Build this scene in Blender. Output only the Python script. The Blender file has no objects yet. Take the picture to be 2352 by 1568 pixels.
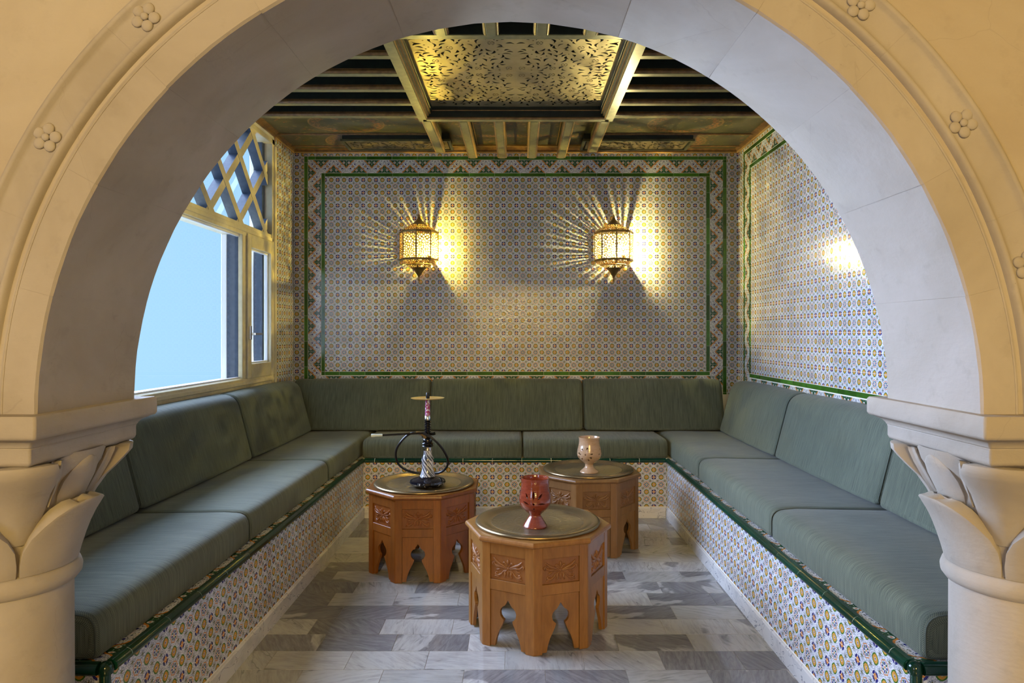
import bpy, bmesh, math, random
from math import sin, cos, pi, radians, sqrt, atan2
from mathutils import Vector, Matrix
random.seed(7)
C = bpy.context.scene.collection
sc = bpy.context.scene
F = 1560.0; PX = 1190.0; PY = 768.0; ZC = 1.249

# ------------------------------------------------------------------ camera, world, lights, exposure
cam_d = bpy.data.cameras.new('camera'); cam = bpy.data.objects.new('camera', cam_d); C.objects.link(cam)
cam.location = (0, 0, ZC); cam.rotation_euler = (pi/2, 0, 0)
cam_d.sensor_width = 36; cam_d.lens = F/2352*36
cam_d.shift_x = (1176-PX)/2352; cam_d.shift_y = (PY-784)/2352
cam_d.clip_start = .05; sc.camera = cam
sc.view_settings.view_transform = 'Standard'; sc.view_settings.look = 'None'
sc.view_settings.gamma = 1; sc.view_settings.use_curve_mapping = False; sc.view_settings.exposure = 0.0
w = bpy.data.worlds.new('sky'); sc.world = w; w.use_nodes = True
nt = w.node_tree; bg = nt.nodes['Background']
tc = nt.nodes.new('ShaderNodeTexCoord'); sx = nt.nodes.new('ShaderNodeSeparateXYZ'); nt.links.new(tc.outputs['Generated'], sx.inputs[0])
rp = nt.nodes.new('ShaderNodeValToRGB'); nt.links.new(sx.outputs['Z'], rp.inputs[0])
rp.color_ramp.elements[0].position = 0.0; rp.color_ramp.elements[0].color = (.47, .80, 1.10, 1)
rp.color_ramp.elements[1].position = .9; rp.color_ramp.elements[1].color = (.38, .70, 1.06, 1)
nt.links.new(rp.outputs[0], bg.inputs['Color']); bg.inputs['Strength'].default_value = 1.0

def light(name, kind, loc, energy, color, rot=(0, 0, 0), **kw):
    d = bpy.data.lights.new(name, kind); d.energy = energy; d.color = color
    for k, v in kw.items(): setattr(d, k, v)
    o = bpy.data.objects.new(name, d); C.objects.link(o); o.location = loc; o.rotation_euler = rot
    return o
def aim(o, tgt):
    o.rotation_euler = (Vector(tgt)-o.location).to_track_quat('-Z', 'Y').to_euler()
# soft daylight through the window
SUN = light('daylight', 'SUN', (-6, 5, 3), 36, (.58, .70, 1.0), angle=radians(75))
aim(SUN, (-6+1.0, 5-.50, 3-.34))
# hall lamps far behind the camera, shining on the arch
H1 = light('hall_ceiling_lamp', 'AREA', (-.5, -4.6, 2.9), 175, (1.0, .685, .215), shape='RECTANGLE', size=1.0, size_y=.7)
aim(H1, (-.5, 1.6, 1.3))
H2 = light('hall_ceiling_lamp', 'AREA', (.6, -4.6, 2.9), 142, (1.0, .67, .21), shape='RECTANGLE', size=1.0, size_y=.7)
aim(H2, (.5, 1.6, 1.3))
light('hall_wall_lamp', 'POINT', (-.62, -4.9, 2.05), 40, (1.0, .80, .50), shadow_soft_size=.14)
light('hall_wall_lamp', 'POINT', (.92, -4.9, 2.05), 25, (1.0, .80, .50), shadow_soft_size=.14)
# added bluish fill from the left, standing in for unseen hall daylight
HFILL = light('hall_blue_fill', 'AREA', (-3.05, -2.0, 1.7), 58, (.58, .70, 1.0), shape='RECTANGLE', size=1.4, size_y=1.6)
aim(HFILL, (1.2, 1.5, .9))

# ------------------------------------------------------------------ node helper
class N:
    """arithmetic on shader sockets"""
    def __init__(s, m, k): s.m = m; s.k = k
    def op(s, o, b=None, c=None):
        n = s.m.node_tree.nodes.new('ShaderNodeMath'); n.operation = o
        for i, v in enumerate((s, b, c)):
            if v is None: continue
            if isinstance(v, N): s.m.node_tree.links.new(v.k, n.inputs[i])
            else: n.inputs[i].default_value = float(v)
        return N(s.m, n.outputs[0])
    def __add__(s, b): return s.op('ADD', b)
    def __sub__(s, b): return s.op('SUBTRACT', b)
    def __rsub__(s, b): return (s*-1)+b
    def __mul__(s, b): return s.op('MULTIPLY', b)
    def __truediv__(s, b): return s.op('DIVIDE', b)
    def __lt__(s, b): return s.op('LESS_THAN', b)
    def __gt__(s, b): return s.op('GREATER_THAN', b)
    def abs(s): return s.op('ABSOLUTE')
    def cos(s): return s.op('COSINE')
    def sin(s): return s.op('SINE')
    def frac(s): return s.op('FRACT')
    def floor(s): return s.op('FLOOR')
    def min(s, b): return s.op('MINIMUM', b)
    def max(s, b): return s.op('MAXIMUM', b)
    def ramp(s, a, b, lo=0, hi=1):
        n = s.m.node_tree.nodes.new('ShaderNodeMapRange'); s.m.node_tree.links.new(s.k, n.inputs[0])
        for i, v in enumerate((a, b, lo, hi)): n.inputs[i+1].default_value = v
        return N(s.m, n.outputs[0])
def hyp(a, b): return (a*a+b*b).op('SQRT')
class Mat:
    def __init__(s, name, rough=.5, metal=0, spec=.5, color=(.5, .5, .5)):
        m = bpy.data.materials.new(name); m.use_nodes = True; s.m = m; s.t = m.node_tree; s.n = s.t.nodes
        s.b = s.n['Principled BSDF']; s.b.inputs['Roughness'].default_value = rough; s.b.inputs['Metallic'].default_value = metal
        s.b.inputs['Specular IOR Level'].default_value = spec; s.b.inputs['Base Color'].default_value = (*color, 1)
        s.node_tree = s.t
    def new(s, k): return s.n.new(k)
    def uv(s, which='UV'):
        n = s.new('ShaderNodeTexCoord'); x = s.new('ShaderNodeSeparateXYZ'); s.t.links.new(n.outputs[which], x.inputs[0])
        return [N(s, x.outputs[i]) for i in range(3)]
    def vec(s, *c):
        n = s.new('ShaderNodeCombineXYZ')
        for i, v in enumerate(c):
            if isinstance(v, N): s.t.links.new(v.k, n.inputs[i])
            else: n.inputs[i].default_value = v
        return N(s, n.outputs[0])
    def rand(s):
        return N(s, s.new('ShaderNodeObjectInfo').outputs['Random'])
    def noise(s, vec, scale, detail=2, rough=.5, dist=0, w=None):
        n = s.new('ShaderNodeTexNoise')
        if w is not None: n.noise_dimensions = '4D'; s.t.links.new(w.k, n.inputs['W'])
        n.inputs['Scale'].default_value = scale; n.inputs['Detail'].default_value = detail
        n.inputs['Roughness'].default_value = rough; n.inputs['Distortion'].default_value = dist
        if vec is not None: s.t.links.new(vec.k, n.inputs['Vector'])
        return N(s, n.outputs['Fac'])
    def vor(s, vec, scale, out='Distance', feat='F1'):
        n = s.new('ShaderNodeTexVoronoi'); n.feature = feat; n.inputs['Scale'].default_value = scale; s.t.links.new(vec.k, n.inputs['Vector'])
        return N(s, n.outputs[out])
    def mix(s, f, a, b):
        n = s.new('ShaderNodeMix'); n.data_type = 'RGBA'
        if isinstance(f, N): s.t.links.new(f.k, n.inputs[0])
        else: n.inputs[0].default_value = f
        for i, v in ((6, a), (7, b)):
            if isinstance(v, N): s.t.links.new(v.k, n.inputs[i])
            else: n.inputs[i].default_value = (*v, 1)
        return N(s, n.outputs[2])
    def val(s, col, f):
        n = s.new('ShaderNodeVectorMath'); n.operation = 'SCALE'; s.t.links.new(col.k, n.inputs[0])
        if isinstance(f, N): s.t.links.new(f.k, n.inputs['Scale'])
        else: n.inputs['Scale'].default_value = f
        return N(s, n.outputs[0])
    def color(s, k): s.t.links.new(k.k, s.b.inputs['Base Color']); return s
    def rough(s, k): s.t.links.new(k.k, s.b.inputs['Roughness']); return s
    def bump(s, h, strength=.3, dist=.002):
        n = s.new('ShaderNodeBump'); n.inputs['Strength'].default_value = strength; n.inputs['Distance'].default_value = dist
        s.t.links.new(h.k, n.inputs['Height']); s.t.links.new(n.outputs[0], s.b.inputs['Normal']); return s

# ------------------------------------------------------------------ materials
def m_rosette_tile():
    M = Mat('patterned_glazed_tile', .16, 0, .5); u, v, _ = M.uv()
    x = u-.5; y = v-.5; a = x.abs(); b = y.abs(); r = hyp(a, b); th = y.op('ARCTAN2', x)
    c8 = (th*8).cos()
    col = M.mix(M.noise(M.vec(u, v, M.rand()*9), 30, 1).ramp(.46, .56), (.78, .77, .78), (.36, .39, .46))
    dq = hyp(a-.25, b-.25); tq = (b-.25).op('ARCTAN2', a-.25)
    col = M.mix(dq < ((tq*4).cos()*.02+.055), col, (.20, .19, .10))
    col = M.mix(dq < .018, col, (.04, .08, .05))
    col = M.mix(((tq*8).cos() > .25)*(dq > .062)*(dq < .118)*.8, col, (.16, .19, .22))
    ring = (r-(c8*.012+.196)).abs() < .016
    col = M.mix(ring, col, (.58, .22, .05))
    col = M.mix(((r-.112).abs() < .042)*(c8 > -.35), col, M.mix((th*4).cos() > 0, (.03, .09, .04), (.025, .03, .16)))
    col = M.mix(r < .036, col, (.62, .26, .05))
    # eyes in the middle of the tile's edges
    p, q = .5-a, .5-b
    dA = (p.op('POWER', 1.7)+b.op('POWER', 1.7)).op('POWER', 1/1.7); dB = (a.op('POWER', 1.7)+q.op('POWER', 1.7)).op('POWER', 1/1.7)
    dE = dA.min(dB)
    col = M.mix(dE < .178, col, (.06, .16, .02)); col = M.mix(dE < .134, col, (.62, .30, .05))
    rE = hyp(p, b).min(hyp(a, q))
    col = M.mix(rE < .052, col, (.55, .50, .42)); col = M.mix(rE < .022, col, (.03, .03, .15))
    # broken blue ring at the corners
    rc = hyp(p, q)
    col = M.mix((rc < .165)*(p.min(q) > .022)*(rc > .088), col, (.02, .02, .15))
    col = M.mix(rc < .088, col, (.66, .27, .06))
    col = M.mix((rc < .03), col, (.66, .55, .45))
    M.color(M.val(col, M.rand().ramp(0, 1, .9, 1.08)))
    M.bump(M.noise(M.vec(u, v, M.rand()*9), 7, 2), .35, .003); return M.m
def m_zigzag_tile():
    M = Mat('zigzag_border_tile', .16); u, v, _ = M.uv()
    s = u-v; t = u+v
    wv = (s.abs()+((t*12.6).cos()*.022))
    col = M.mix(M.noise(M.vec(u, v, 0.), 15, 1).ramp(.59, .61), (.66, .66, .68), (.03, .05, .12))
    col = M.mix(M.noise(M.vec(u, v, 3.), 13, 1).ramp(.63, .65), col, (.03, .10, .05))
    d0 = hyp(u-.5, v-.5)
    col = M.mix(d0 < .09, col, (.45, .19, .04)); col = M.mix(d0 < .035, col, (.6, .4, .2))
    d1 = hyp((u-.5).abs()-.17, (v-.5).abs()-.17)
    col = M.mix(d1 < .055, col, (.02, .02, .16))
    col = M.mix(wv > .35, col, (.62, .23, .04))
    vine = M.mix(M.noise(M.vec(u, v, 7.), 14, 1).ramp(.63, .65), (.025, .085, .04), (.5, .52, .46))
    col = M.mix(wv > .45, col, vine)
    f = hyp((s.abs()-.60), (t-1.0).abs()-.0)
    col = M.mix(f < .13, col, (.62, .62, .6)); col = M.mix(f < .055, col, (.45, .12, .03))
    M.color(M.val(col, M.rand().ramp(0, 1, .9, 1.08))); return M.m
def m_green(name, base, var=.35, rough=.12):
    M = Mat(name, rough); o = M.uv('Object')
    n = M.noise(M.vec(o[0], o[1], M.rand()*20), 14, 3)
    c = M.mix(n.ramp(.3, .7), base, tuple(x*1.6 for x in base))
    M.color(M.val(c, M.rand().ramp(0, 1, 1-var, 1+var))); M.bump(n, .2, .003); return M.m
def m_grout():
    M = Mat('cream_grout', .8, color=(.80, .77, .68)); return M.m
def m_plaster(name, base, dark, scale=2.2, b=.35):
    M = Mat(name, .75, 0, .25); o = M.uv('Object'); V = M.vec(*o)
    n1 = M.noise(V, scale, 5, .6, .6); n2 = M.noise(V, 18, 4, .6); n3 = M.noise(M.vec(o[0]*1.0, o[1]*1.0, o[2]*3.0), 34, 3)
    c = M.mix(n1.ramp(.30, .66), base, dark)
    c = M.mix(n2.ramp(.58, .75)*.35, c, tuple(x*.8 for x in dark))
    crack = (M.vor(M.vec(o[0]+n1*.3, o[1], o[2]+n1*.3), 2.1, 'Distance', 'DISTANCE_TO_EDGE') < .0018)*(n1 > .52)
    pits = (M.vor(V, 55) < .05)*(n2 > .62)
    c = M.mix((crack*.10).max(pits*.6), c, tuple(x*.30 for x in dark))
    M.color(c); M.bump(n1*1.2+n2*.5+n3*.25, b, .010); return M.m
def m_fabric(name='woven_green_fabric'):
    M = Mat(name, .85, 0, .15); u, v, _ = M.uv(); R = M.rand()*30
    st = M.noise(M.vec(u*430, v*11, R), 1, 2, .6)
    st2 = M.noise(M.vec(u*130, v*4, R+5), 1, 1)
    big = M.noise(M.vec(u*3, v*3, R), 1, 2)
    k = 2*pi/.0046
    chk = (u*k).sin()*(v*k*.8).sin()
    c = M.mix((st*.8+st2*.2).ramp(.32, .70), (.034, .047, .042), (.138, .157, .118))
    c = M.mix((chk > .25)*.42, c, (.26, .29, .18))
    c = M.mix((chk < -.45)*.30, c, (.015, .022, .035))
    M.color(M.val(c, big.ramp(.3, .7, .9, 1.12))); M.bump(chk*.5+st*.7, .35, .0012)
    M.b.inputs['Sheen Weight'].default_value = .15; return M.m
def m_marble(name, white=.62, dark_share=.5):
    M = Mat(name, .10, 0, .5); o = M.uv('Object'); r = M.rand()
    ang = r*6.28; ca, sa = ang.cos(), ang.sin()
    X = o[0]*ca-o[1]*sa; Y = o[0]*sa+o[1]*ca
    V = M.vec(X*2.0, Y*6, o[2]*4+r*40); V2 = M.vec(o[0], o[1], o[2]+r*13)
    vein = M.noise(V, .75, 3, .45, .35); cloud = M.noise(V2, 5.5, 4, .6, .5); fine = M.noise(M.vec(X*6, Y*34, r*17), 2.0, 4, .65, .4)
    tone = (r*7.13).frac()
    dark = M.mix(fine.ramp(.3, .7), (.135, .13, .135), (.25, .245, .245))
    pale = M.mix((fine*.6+cloud*.4).ramp(.44, .70), (white, white*.985, white*.95), (.27, .265, .26))
    edge = (tone*.36+.285)-dark_share*.02
    side = (vein*.75+cloud*.25)-edge
    c = M.mix(side.ramp(-.004, .02), dark, pale) if dark_share > 0 else M.mix(M.noise(M.vec(o[0]*2, o[1]*2, o[2]*2+r*30), 6, 4, .6, 1).ramp(.5, .75), (white, white*.98, white*.95), (.42, .42, .43))
    tv = M.noise(M.vec(X*1.6, Y*9, r*23), 1.0, 3, .5, .5); thin = (1-((tv-.5).abs().ramp(.002, .010)))*(cloud.ramp(.46, .56))
    c = M.mix(thin*.6, c, (.13, .13, .14))
    M.color(M.val(c, (tone*3.7).frac().ramp(0, 1, .78, 1.08))); M.rough(cloud.ramp(.3, .7, .07, .16)); return M.m
def m_wood(name, base, dark):
    M = Mat(name, .36, 0, .45); o = M.uv('Object'); r = M.rand()
    g = M.noise(M.vec(o[0]*7, o[1]*7, o[2]*1.3+r*20), 6, 5, .6, .6); f = M.noise(M.vec(o[0]*90, o[1]*90, o[2]*6), 2, 3)
    c = M.mix((g*.8+f*.2).ramp(.36, .64), base, dark); M.color(M.val(c, r.ramp(0, 1, .86, 1.12)))
    M.bump(f, .15, .001); return M.m
def m_tray():
    M = Mat('engraved_brass', .34, .8); o = M.uv('Object'); r = hyp(o[0], o[1]); th = o[1].op('ARCTAN2', o[0])
    eng = M.vor(M.vec(o[0]*(((th*8).cos())*.15+1), o[1], 0.), 75)
    n = M.noise(M.vec(*o), 6, 3)
    lines = (r*420).sin()*(((r-.10).abs() < .006)+((r-.196).abs() < .005))
    ins = (r < .2)
    c = M.mix(n.ramp(.3, .7), (.30, .215, .11), (.21, .155, .085)); c = M.mix(ins*(eng.ramp(.1, .5))*.5, c, (.16, .14, .10))
    M.color(c); M.rough(ins*.10+.27); M.bump(eng*ins*.7+lines*.3, .8, .0022); return M.m
def m_darkpaint(name, base, lite, rough=.3):
    M = Mat(name, rough); o = M.uv('Object'); n = M.noise(M.vec(*o), 30, 4)
    M.color(M.mix(n.ramp(.3, .7), base, lite)); M.bump(n, .25, .002); return M.m
def m_painted():
    M = Mat('painted_floral_board', .28); o = M.uv('Object'); V = M.vec(*o)
    n = M.noise(V, 4, 3); base = M.mix(n.ramp(.3, .7), (.060, .062, .030), (.105, .095, .045))
    D = M.noise(V, 9, 2)
    vv = M.vor(M.vec(o[0]+D*.05, o[1]+D*.05, 0.), 26); keep = M.noise(V, 5.5, 2)
    fl = (vv < (M.noise(V, 60, 2)*.5+.05))*(keep > .53)
    c = M.mix(fl*.85, base, M.mix(M.noise(V, 12, 1).ramp(.4, .6), (.36, .10, .035), (.30, .24, .08)))
    st = ((M.noise(M.vec(o[0], o[1], 5.), 7, 2, .5, 1.2)-.5).abs() < .008)
    c = M.mix(st*.45, c, (.28, .17, .06))
    r = hyp(o[0], (o[1])*1.25)
    c = M.mix(((r-.255).abs() < .006)*.8, c, (.30, .17, .06))
    gar = ((r-.215).abs() < .03)*(M.noise(M.vec(o[0], o[1], 2.), 48, 2) > .52)
    c = M.mix(gar*.8, c, (.34, .14, .05))
    M.color(c); return M.m
def m_goblet(name, base, alt):
    M = Mat(name, .10, 0, .55); o = M.uv('Object'); n = M.noise(M.vec(o[0], o[1], o[2]*6), 22, 3); f = M.noise(M.vec(*o), 160, 2)
    c = M.mix(n.ramp(.3, .7), base, alt); c = M.mix((f > .66)*.5, c, tuple(x*.4 for x in base))
    M.color(c); M.bump((o[2]*900).sin()*.3+n, .18, .0012)
    M.b.inputs['Coat Weight'].default_value = .5; M.b.inputs['Coat Roughness'].default_value = .05; return M.m

TILE = m_rosette_tile(); ZIG = m_zigzag_tile(); GROUT = m_grout()
GREEN = m_green('bright_green_glaze', (.034, .105, .012)); DGREEN = m_green('dark_green_glaze', (.003, .026, .015), .3, .08)
STONE = m_plaster('limewashed_stone', (.475, .430, .372), (.37, .325, .262)); PLASTER = m_plaster('wall_plaster', (.50, .445, .355), (.42, .355, .265), 1.6, .5)
FABRIC = m_fabric(); MARBLE = m_marble('grey_veined_marble', .43, .5); SKIRT = Mat('white_veined_marble', .14); _o = SKIRT.uv('Object'); _r = SKIRT.rand()
_n = SKIRT.noise(SKIRT.vec(_o[0]+_r*9, _o[1], _o[2]*1.6), 11, 3, .5, .3); _v = ((_n-.5).abs() < .007)
SKIRT.color(SKIRT.mix(_v*.7, SKIRT.mix(_n.ramp(.5, .75), (.66, .65, .63), (.50, .49, .49)), (.14, .15, .19))); SKIRT = SKIRT.m
WOODF = m_wood('honey_wood', (.255, .118, .028), (.185, .080, .017)); WOODL = m_wood('red_brown_wood', (.21, .072, .010), (.145, .045, .006))
WOODR = m_wood('tan_wood', (.20, .105, .037), (.15, .074, .024)); CARVE = {WOODF.name: m_wood('honey_carving', (.25, .107, .030), (.19, .075, .020)),
    WOODL.name: m_wood('red_carving', (.20, .066, .012), (.15, .045, .008)), WOODR.name: m_wood('tan_carving', (.19, .094, .035), (.145, .067, .023))}
BRASS = m_tray(); BEAMD = m_darkpaint('near_black_green_paint', (.004, .008, .007), (.010, .018, .014), .45)
BEAML = m_darkpaint('aged_sage_paint', (.16, .15, .07), (.26, .23, .105)); GILT = m_darkpaint('aged_gilt_moulding', (.13, .065, .026), (.26, .14, .045), .35)
OLIVE = m_darkpaint('dark_olive_paint', (.05, .048, .022), (.08, .075, .035), .35)
GOLDL = m_darkpaint('gold_line_paint', (.38, .22, .055), (.50, .31, .09)); PAINT = m_painted()
SHEET = Mat('pierced_metal_sheet', .42, .6, color=(.33, .27, .15)); _o = SHEET.uv('Object'); _n = SHEET.noise(SHEET.vec(_o[0]*1, _o[1]*1, _o[2]), 5, 4)
SHEET.color(SHEET.mix(_n.ramp(.35, .65), (.40, .32, .17), (.52, .43, .24))).bump(_n, .5, .02); SHEET = SHEET.m
CREAM = m_darkpaint('cream_window_paint', (.66, .57, .36), (.74, .65, .44), .4); WHITEP = Mat('white_lacquer', .3, color=(.80, .80, .82)).m
SHADE_BLUE = m_darkpaint('shaded_frame_blue', (.035, .055, .10), (.06, .085, .14), .5); CHROME = Mat('brushed_chrome', .18, 1, color=(.7, .7, .7)).m  # dark blue is the shade on the window frame's sides, put into the colour
GAP = Mat('black_rubber_seal', .6, color=(.01, .01, .01)).m
BRONZE = m_darkpaint('lantern_bronze', (.20, .13, .045), (.34, .23, .09), .35)
BRONZE.node_tree.nodes['Principled BSDF'].inputs['Metallic'].default_value = .8
REDC = m_goblet('red_glazed_clay', (.22, .046, .022), (.15, .026, .012)); BEIGEC = m_goblet('beige_glazed_clay', (.46, .31, .19), (.40, .25, .14))
BLACK = Mat('black_gloss', .12, color=(.006, .006, .008)).m; HOSE = Mat('black_hose_rubber', .3, color=(.008, .008, .010)).m
GOLDP = Mat('gold_plate', .3, .6, color=(.75, .50, .14)).m; TIP = Mat('pale_mouthpiece', .2, color=(.62, .72, .72)).m
HSHE = m_darkpaint('brown_hose_sheath', (.12, .08, .03), (.2, .13, .05))
def m_glass_pane():
    m = bpy.data.materials.new('window_glass'); m.use_nodes = True; t = m.node_tree; t.nodes.clear()
    o = t.nodes.new('ShaderNodeOutputMaterial'); a = t.nodes.new('ShaderNodeBsdfTransparent'); g = t.nodes.new('ShaderNodeBsdfGlossy'); g.inputs['Roughness'].default_value = .02
    f = t.nodes.new('ShaderNodeFresnel'); f.inputs[0].default_value = 1.22; x = t.nodes.new('ShaderNodeMixShader')
    a.inputs[0].default_value = (.97, .99, 1, 1)
    gm_ = t.nodes.new('ShaderNodeNewGeometry'); k_ = t.nodes.new('ShaderNodeMath'); k_.operation = 'MULTIPLY_ADD'; k_.inputs[1].default_value = -1; k_.inputs[2].default_value = 1; t.links.new(gm_.outputs['Backfacing'], k_.inputs[0]); j_ = t.nodes.new('ShaderNodeMath'); j_.operation = 'MULTIPLY'; t.links.new(f.outputs[0], j_.inputs[0]); t.links.new(k_.outputs[0], j_.inputs[1]); t.links.new(j_.outputs[0], x.inputs[0]); t.links.new(a.outputs[0], x.inputs[1]); t.links.new(g.outputs[0], x.inputs[2]); t.links.new(x.outputs[0], o.inputs[0]); return m
GLASS = m_glass_pane()
def m_swirl():
    M = Mat('white_streaked_glass', .06, 0, .6); o = M.uv('Object'); th = o[1].op('ARCTAN2', o[0])
    s = M.noise(M.vec((th*1+o[2]*26).cos()*1.4, (th*1+o[2]*26).sin()*1.4, o[2]*5), 3.2, 3)
    M.color(M.mix(s.ramp(.46, .56), (.62, .64, .72), (.05, .06, .08))); return M.m
def m_speck():
    M = Mat('black_speckled_glass', .05, 0, .6); o = M.uv('Object'); s = M.noise(M.vec(*o), 75, 2)
    M.color(M.mix((s > .62)*(o[2] < .03), (.006, .006, .010), (.30, .30, .33))); return M.m
def m_sleeve():
    M = Mat('flowered_sleeve', .15, 0, .6); o = M.uv('Object'); s = M.noise(M.vec(*o), 95, 2, .5, .8); t = M.noise(M.vec(o[0], o[1], o[2]+4), 120, 1)
    c = M.mix(s.ramp(.46, .5), (.62, .62, .72), (.30, .04, .12)); M.color(M.mix(t > .6, c, (.35, .16, .4))); return M.m
SWIRL, SPECK, SLEEVE = m_swirl(), m_speck(), m_sleeve()
def emis(name, col, s):
    M = Mat(name); M.b.inputs['Emission Color'].default_value = (*col, 1); M.b.inputs['Emission Strength'].default_value = s; return M.m

# ------------------------------------------------------------------ mesh helpers
def obj(name, me, mat=None, parent=None, loc=(0, 0, 0), rot=(0, 0, 0), scale=None):
    if isinstance(me, bmesh.types.BMesh):
        m = bpy.data.meshes.new(name); me.to_mesh(m); me.free(); me = m
    if mat is not None and not me.materials: me.materials.append(mat)
    o = bpy.data.objects.new(name, me); C.objects.link(o); o.parent = parent; o.location = loc; o.rotation_euler = rot
    if scale: o.scale = scale
    return o
def tag(o, label=None, cat=None, group=None, kind=None):
    for k, v in (('label', label), ('category', cat), ('group', group), ('kind', kind)):
        if v: o[k] = v
    return o
def thing(name, label, cat, loc=(0, 0, 0), rz=0, group=None):
    o = bpy.data.objects.new(name, None); C.objects.link(o); o.location = loc; o.rotation_euler = (0, 0, rz); o.empty_display_size = .1
    return tag(o, label, cat, group)
def structure(name, label, me=None, mat=None):
    if me is None: o = bpy.data.objects.new(name, None); C.objects.link(o)
    else: o = obj(name, me, mat)
    o['kind'] = 'structure'; o['label'] = label; return o
def smooth(o, ang=40):
    me = o.data
    for p in me.polygons: p.use_smooth = True
    try: me.set_sharp_from_angle(angle=radians(ang))
    except Exception: pass
    return o
def box(bm, x0, x1, y0, y1, z0, z1):
    v = [bm.verts.new(p) for p in ((x0, y0, z0), (x1, y0, z0), (x1, y1, z0), (x0, y1, z0), (x0, y0, z1), (x1, y0, z1), (x1, y1, z1), (x0, y1, z1))]
    for f in ((0, 3, 2, 1), (4, 5, 6, 7), (0, 1, 5, 4), (1, 2, 6, 5), (2, 3, 7, 6), (3, 0, 4, 7)): bm.faces.new([v[i] for i in f])
    return bm
def B(*a): return box(bmesh.new(), *a)
def bbox(x0, x1, y0, y1, z0, z1, r=.004, seg=2):
    bm = B(x0, x1, y0, y1, z0, z1); bmesh.ops.bevel(bm, geom=bm.edges[:], offset=r, segments=seg, affect='EDGES', profile=.6); return bm
def lathe(prof, seg=48, close=False, bm=None, arc=2*pi, phase=0):
    bm = bm or bmesh.new(); full = abs(arc-2*pi) < 1e-6; n = seg if full else seg+1; rings = []
    for r, z in prof:
        if r < 1e-6: rings.append([bm.verts.new((0, 0, z))])
        else: rings.append([bm.verts.new((r*cos(phase+arc*i/seg), r*sin(phase+arc*i/seg), z)) for i in range(n)])
    for a, b in zip(rings, rings[1:]):
        for i in range(seg):
            j = (i+1) % n
            if len(a) == 1 and len(b) == 1: continue
            if len(a) == 1: bm.faces.new((a[0], b[j], b[i]))
            elif len(b) == 1: bm.faces.new((a[i], a[j], b[0]))
            else: bm.faces.new((a[i], a[j], b[j], b[i]))
    return bm
def prism(pts, z0, z1, bm=None):
    bm = bm or bmesh.new(); n = len(pts)
    a = [bm.verts.new((x, y, z0)) for x, y in pts]; b = [bm.verts.new((x, y, z1)) for x, y in pts]
    bm.faces.new(a[::-1]); bm.faces.new(b)
    for i in range(n): bm.faces.new((a[i], a[(i+1) % n], b[(i+1) % n], b[i]))
    return bm
def tube(pts, rad, seg=10, bm=None, caps=True, flat=1.0):
    bm = bm or bmesh.new(); P = [Vector(p) for p in pts]; n = len(P)
    R = rad if isinstance(rad, (list, tuple)) else [rad]*n
    t0 = (P[1]-P[0]).normalized(); up = Vector((0, 0, 1)) if abs(t0.z) < .9 else Vector((1, 0, 0))
    nrm = t0.cross(up).normalized(); rings = []
    for i in range(n):
        t = (P[min(i+1, n-1)]-P[max(i-1, 0)]).normalized(); nrm = (nrm-t*nrm.dot(t)).normalized(); bn = t.cross(nrm)
        rings.append([bm.verts.new(P[i]+nrm*(R[i]*cos(2*pi*k/seg))+bn*(R[i]*flat*sin(2*pi*k/seg))) for k in range(seg)])
    for a, b in zip(rings, rings[1:]):
        for k in range(seg): bm.faces.new((a[k], a[(k+1) % seg], b[(k+1) % seg], b[k]))
    if caps: bm.faces.new(rings[0][::-1]); bm.faces.new(rings[-1])
    return bm
def spline(ctrl, n=8):
    P = [Vector(p) for p in ctrl]; out = []
    for i in range(len(P)-1):
        p0, p1, p2, p3 = P[max(i-1, 0)], P[i], P[i+1], P[min(i+2, len(P)-1)]
        for k in range(n):
            t = k/n; out.append(.5*((2*p1)+(p2-p0)*t+(2*p0-5*p1+4*p2-p3)*t*t+(3*p1-p0-3*p2+p3)*t**3))
    out.append(P[-1]); return out
def sweep_line(prof, p0, p1, outdir, up=(0, 0, 1)):
    """extrude a profile [(out, up)] from p0 to p1"""
    bm = bmesh.new(); o = Vector(outdir); u = Vector(up)
    a = [bm.verts.new(Vector(p0)+o*x+u*y) for x, y in prof]; b = [bm.verts.new(Vector(p1)+o*x+u*y) for x, y in prof]; n = len(prof)
    for i in range(n): bm.faces.new((a[i], a[(i+1) % n], b[(i+1) % n], b[i]))
    bm.faces.new(a[::-1]); bm.faces.new(b); bmesh.ops.recalc_face_normals(bm, faces=bm.faces[:]); return bm

ROT = {'back': (pi/2, 0, 0), 'left': (pi/2, 0, pi/2), 'right': (pi/2, 0, -pi/2), 'up': (0, 0, 0)}
_tc = {}
def tile_verts(w, h, t=.0022, g=.0007, c=.0006):
    V = []
    for ins, z in ((g, 0), (g, t-c), (g+c, t)):
        V += [(ins, ins, z), (w-ins, ins, z), (w-ins, h-ins, z), (ins, h-ins, z)]
    Fc = [(8, 9, 10, 11)]
    for L in (0, 4):
        for i in range(4): Fc.append((L+i, L+(i+1) % 4, L+4+(i+1) % 4, L+4+i))
    return V, Fc
def tile_mesh(w, h, uv, mat, t=.0022):
    key = (round(w, 4), round(h, 4), uv, mat.name, t)
    if key in _tc: return _tc[key]
    V, Fc = tile_verts(w, h, t); me = bpy.data.meshes.new('tile'); me.from_pydata(V, [], Fc); me.materials.append(mat)
    l = me.uv_layers.new(); u0, v0, u1, v1 = uv
    for i, lp in enumerate(me.loops):
        x, y, z = V[lp.vertex_index]; l.data[i].uv = (u0+(u1-u0)*x/w, v0+(v1-v0)*y/h)
    _tc[key] = me; return me
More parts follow.
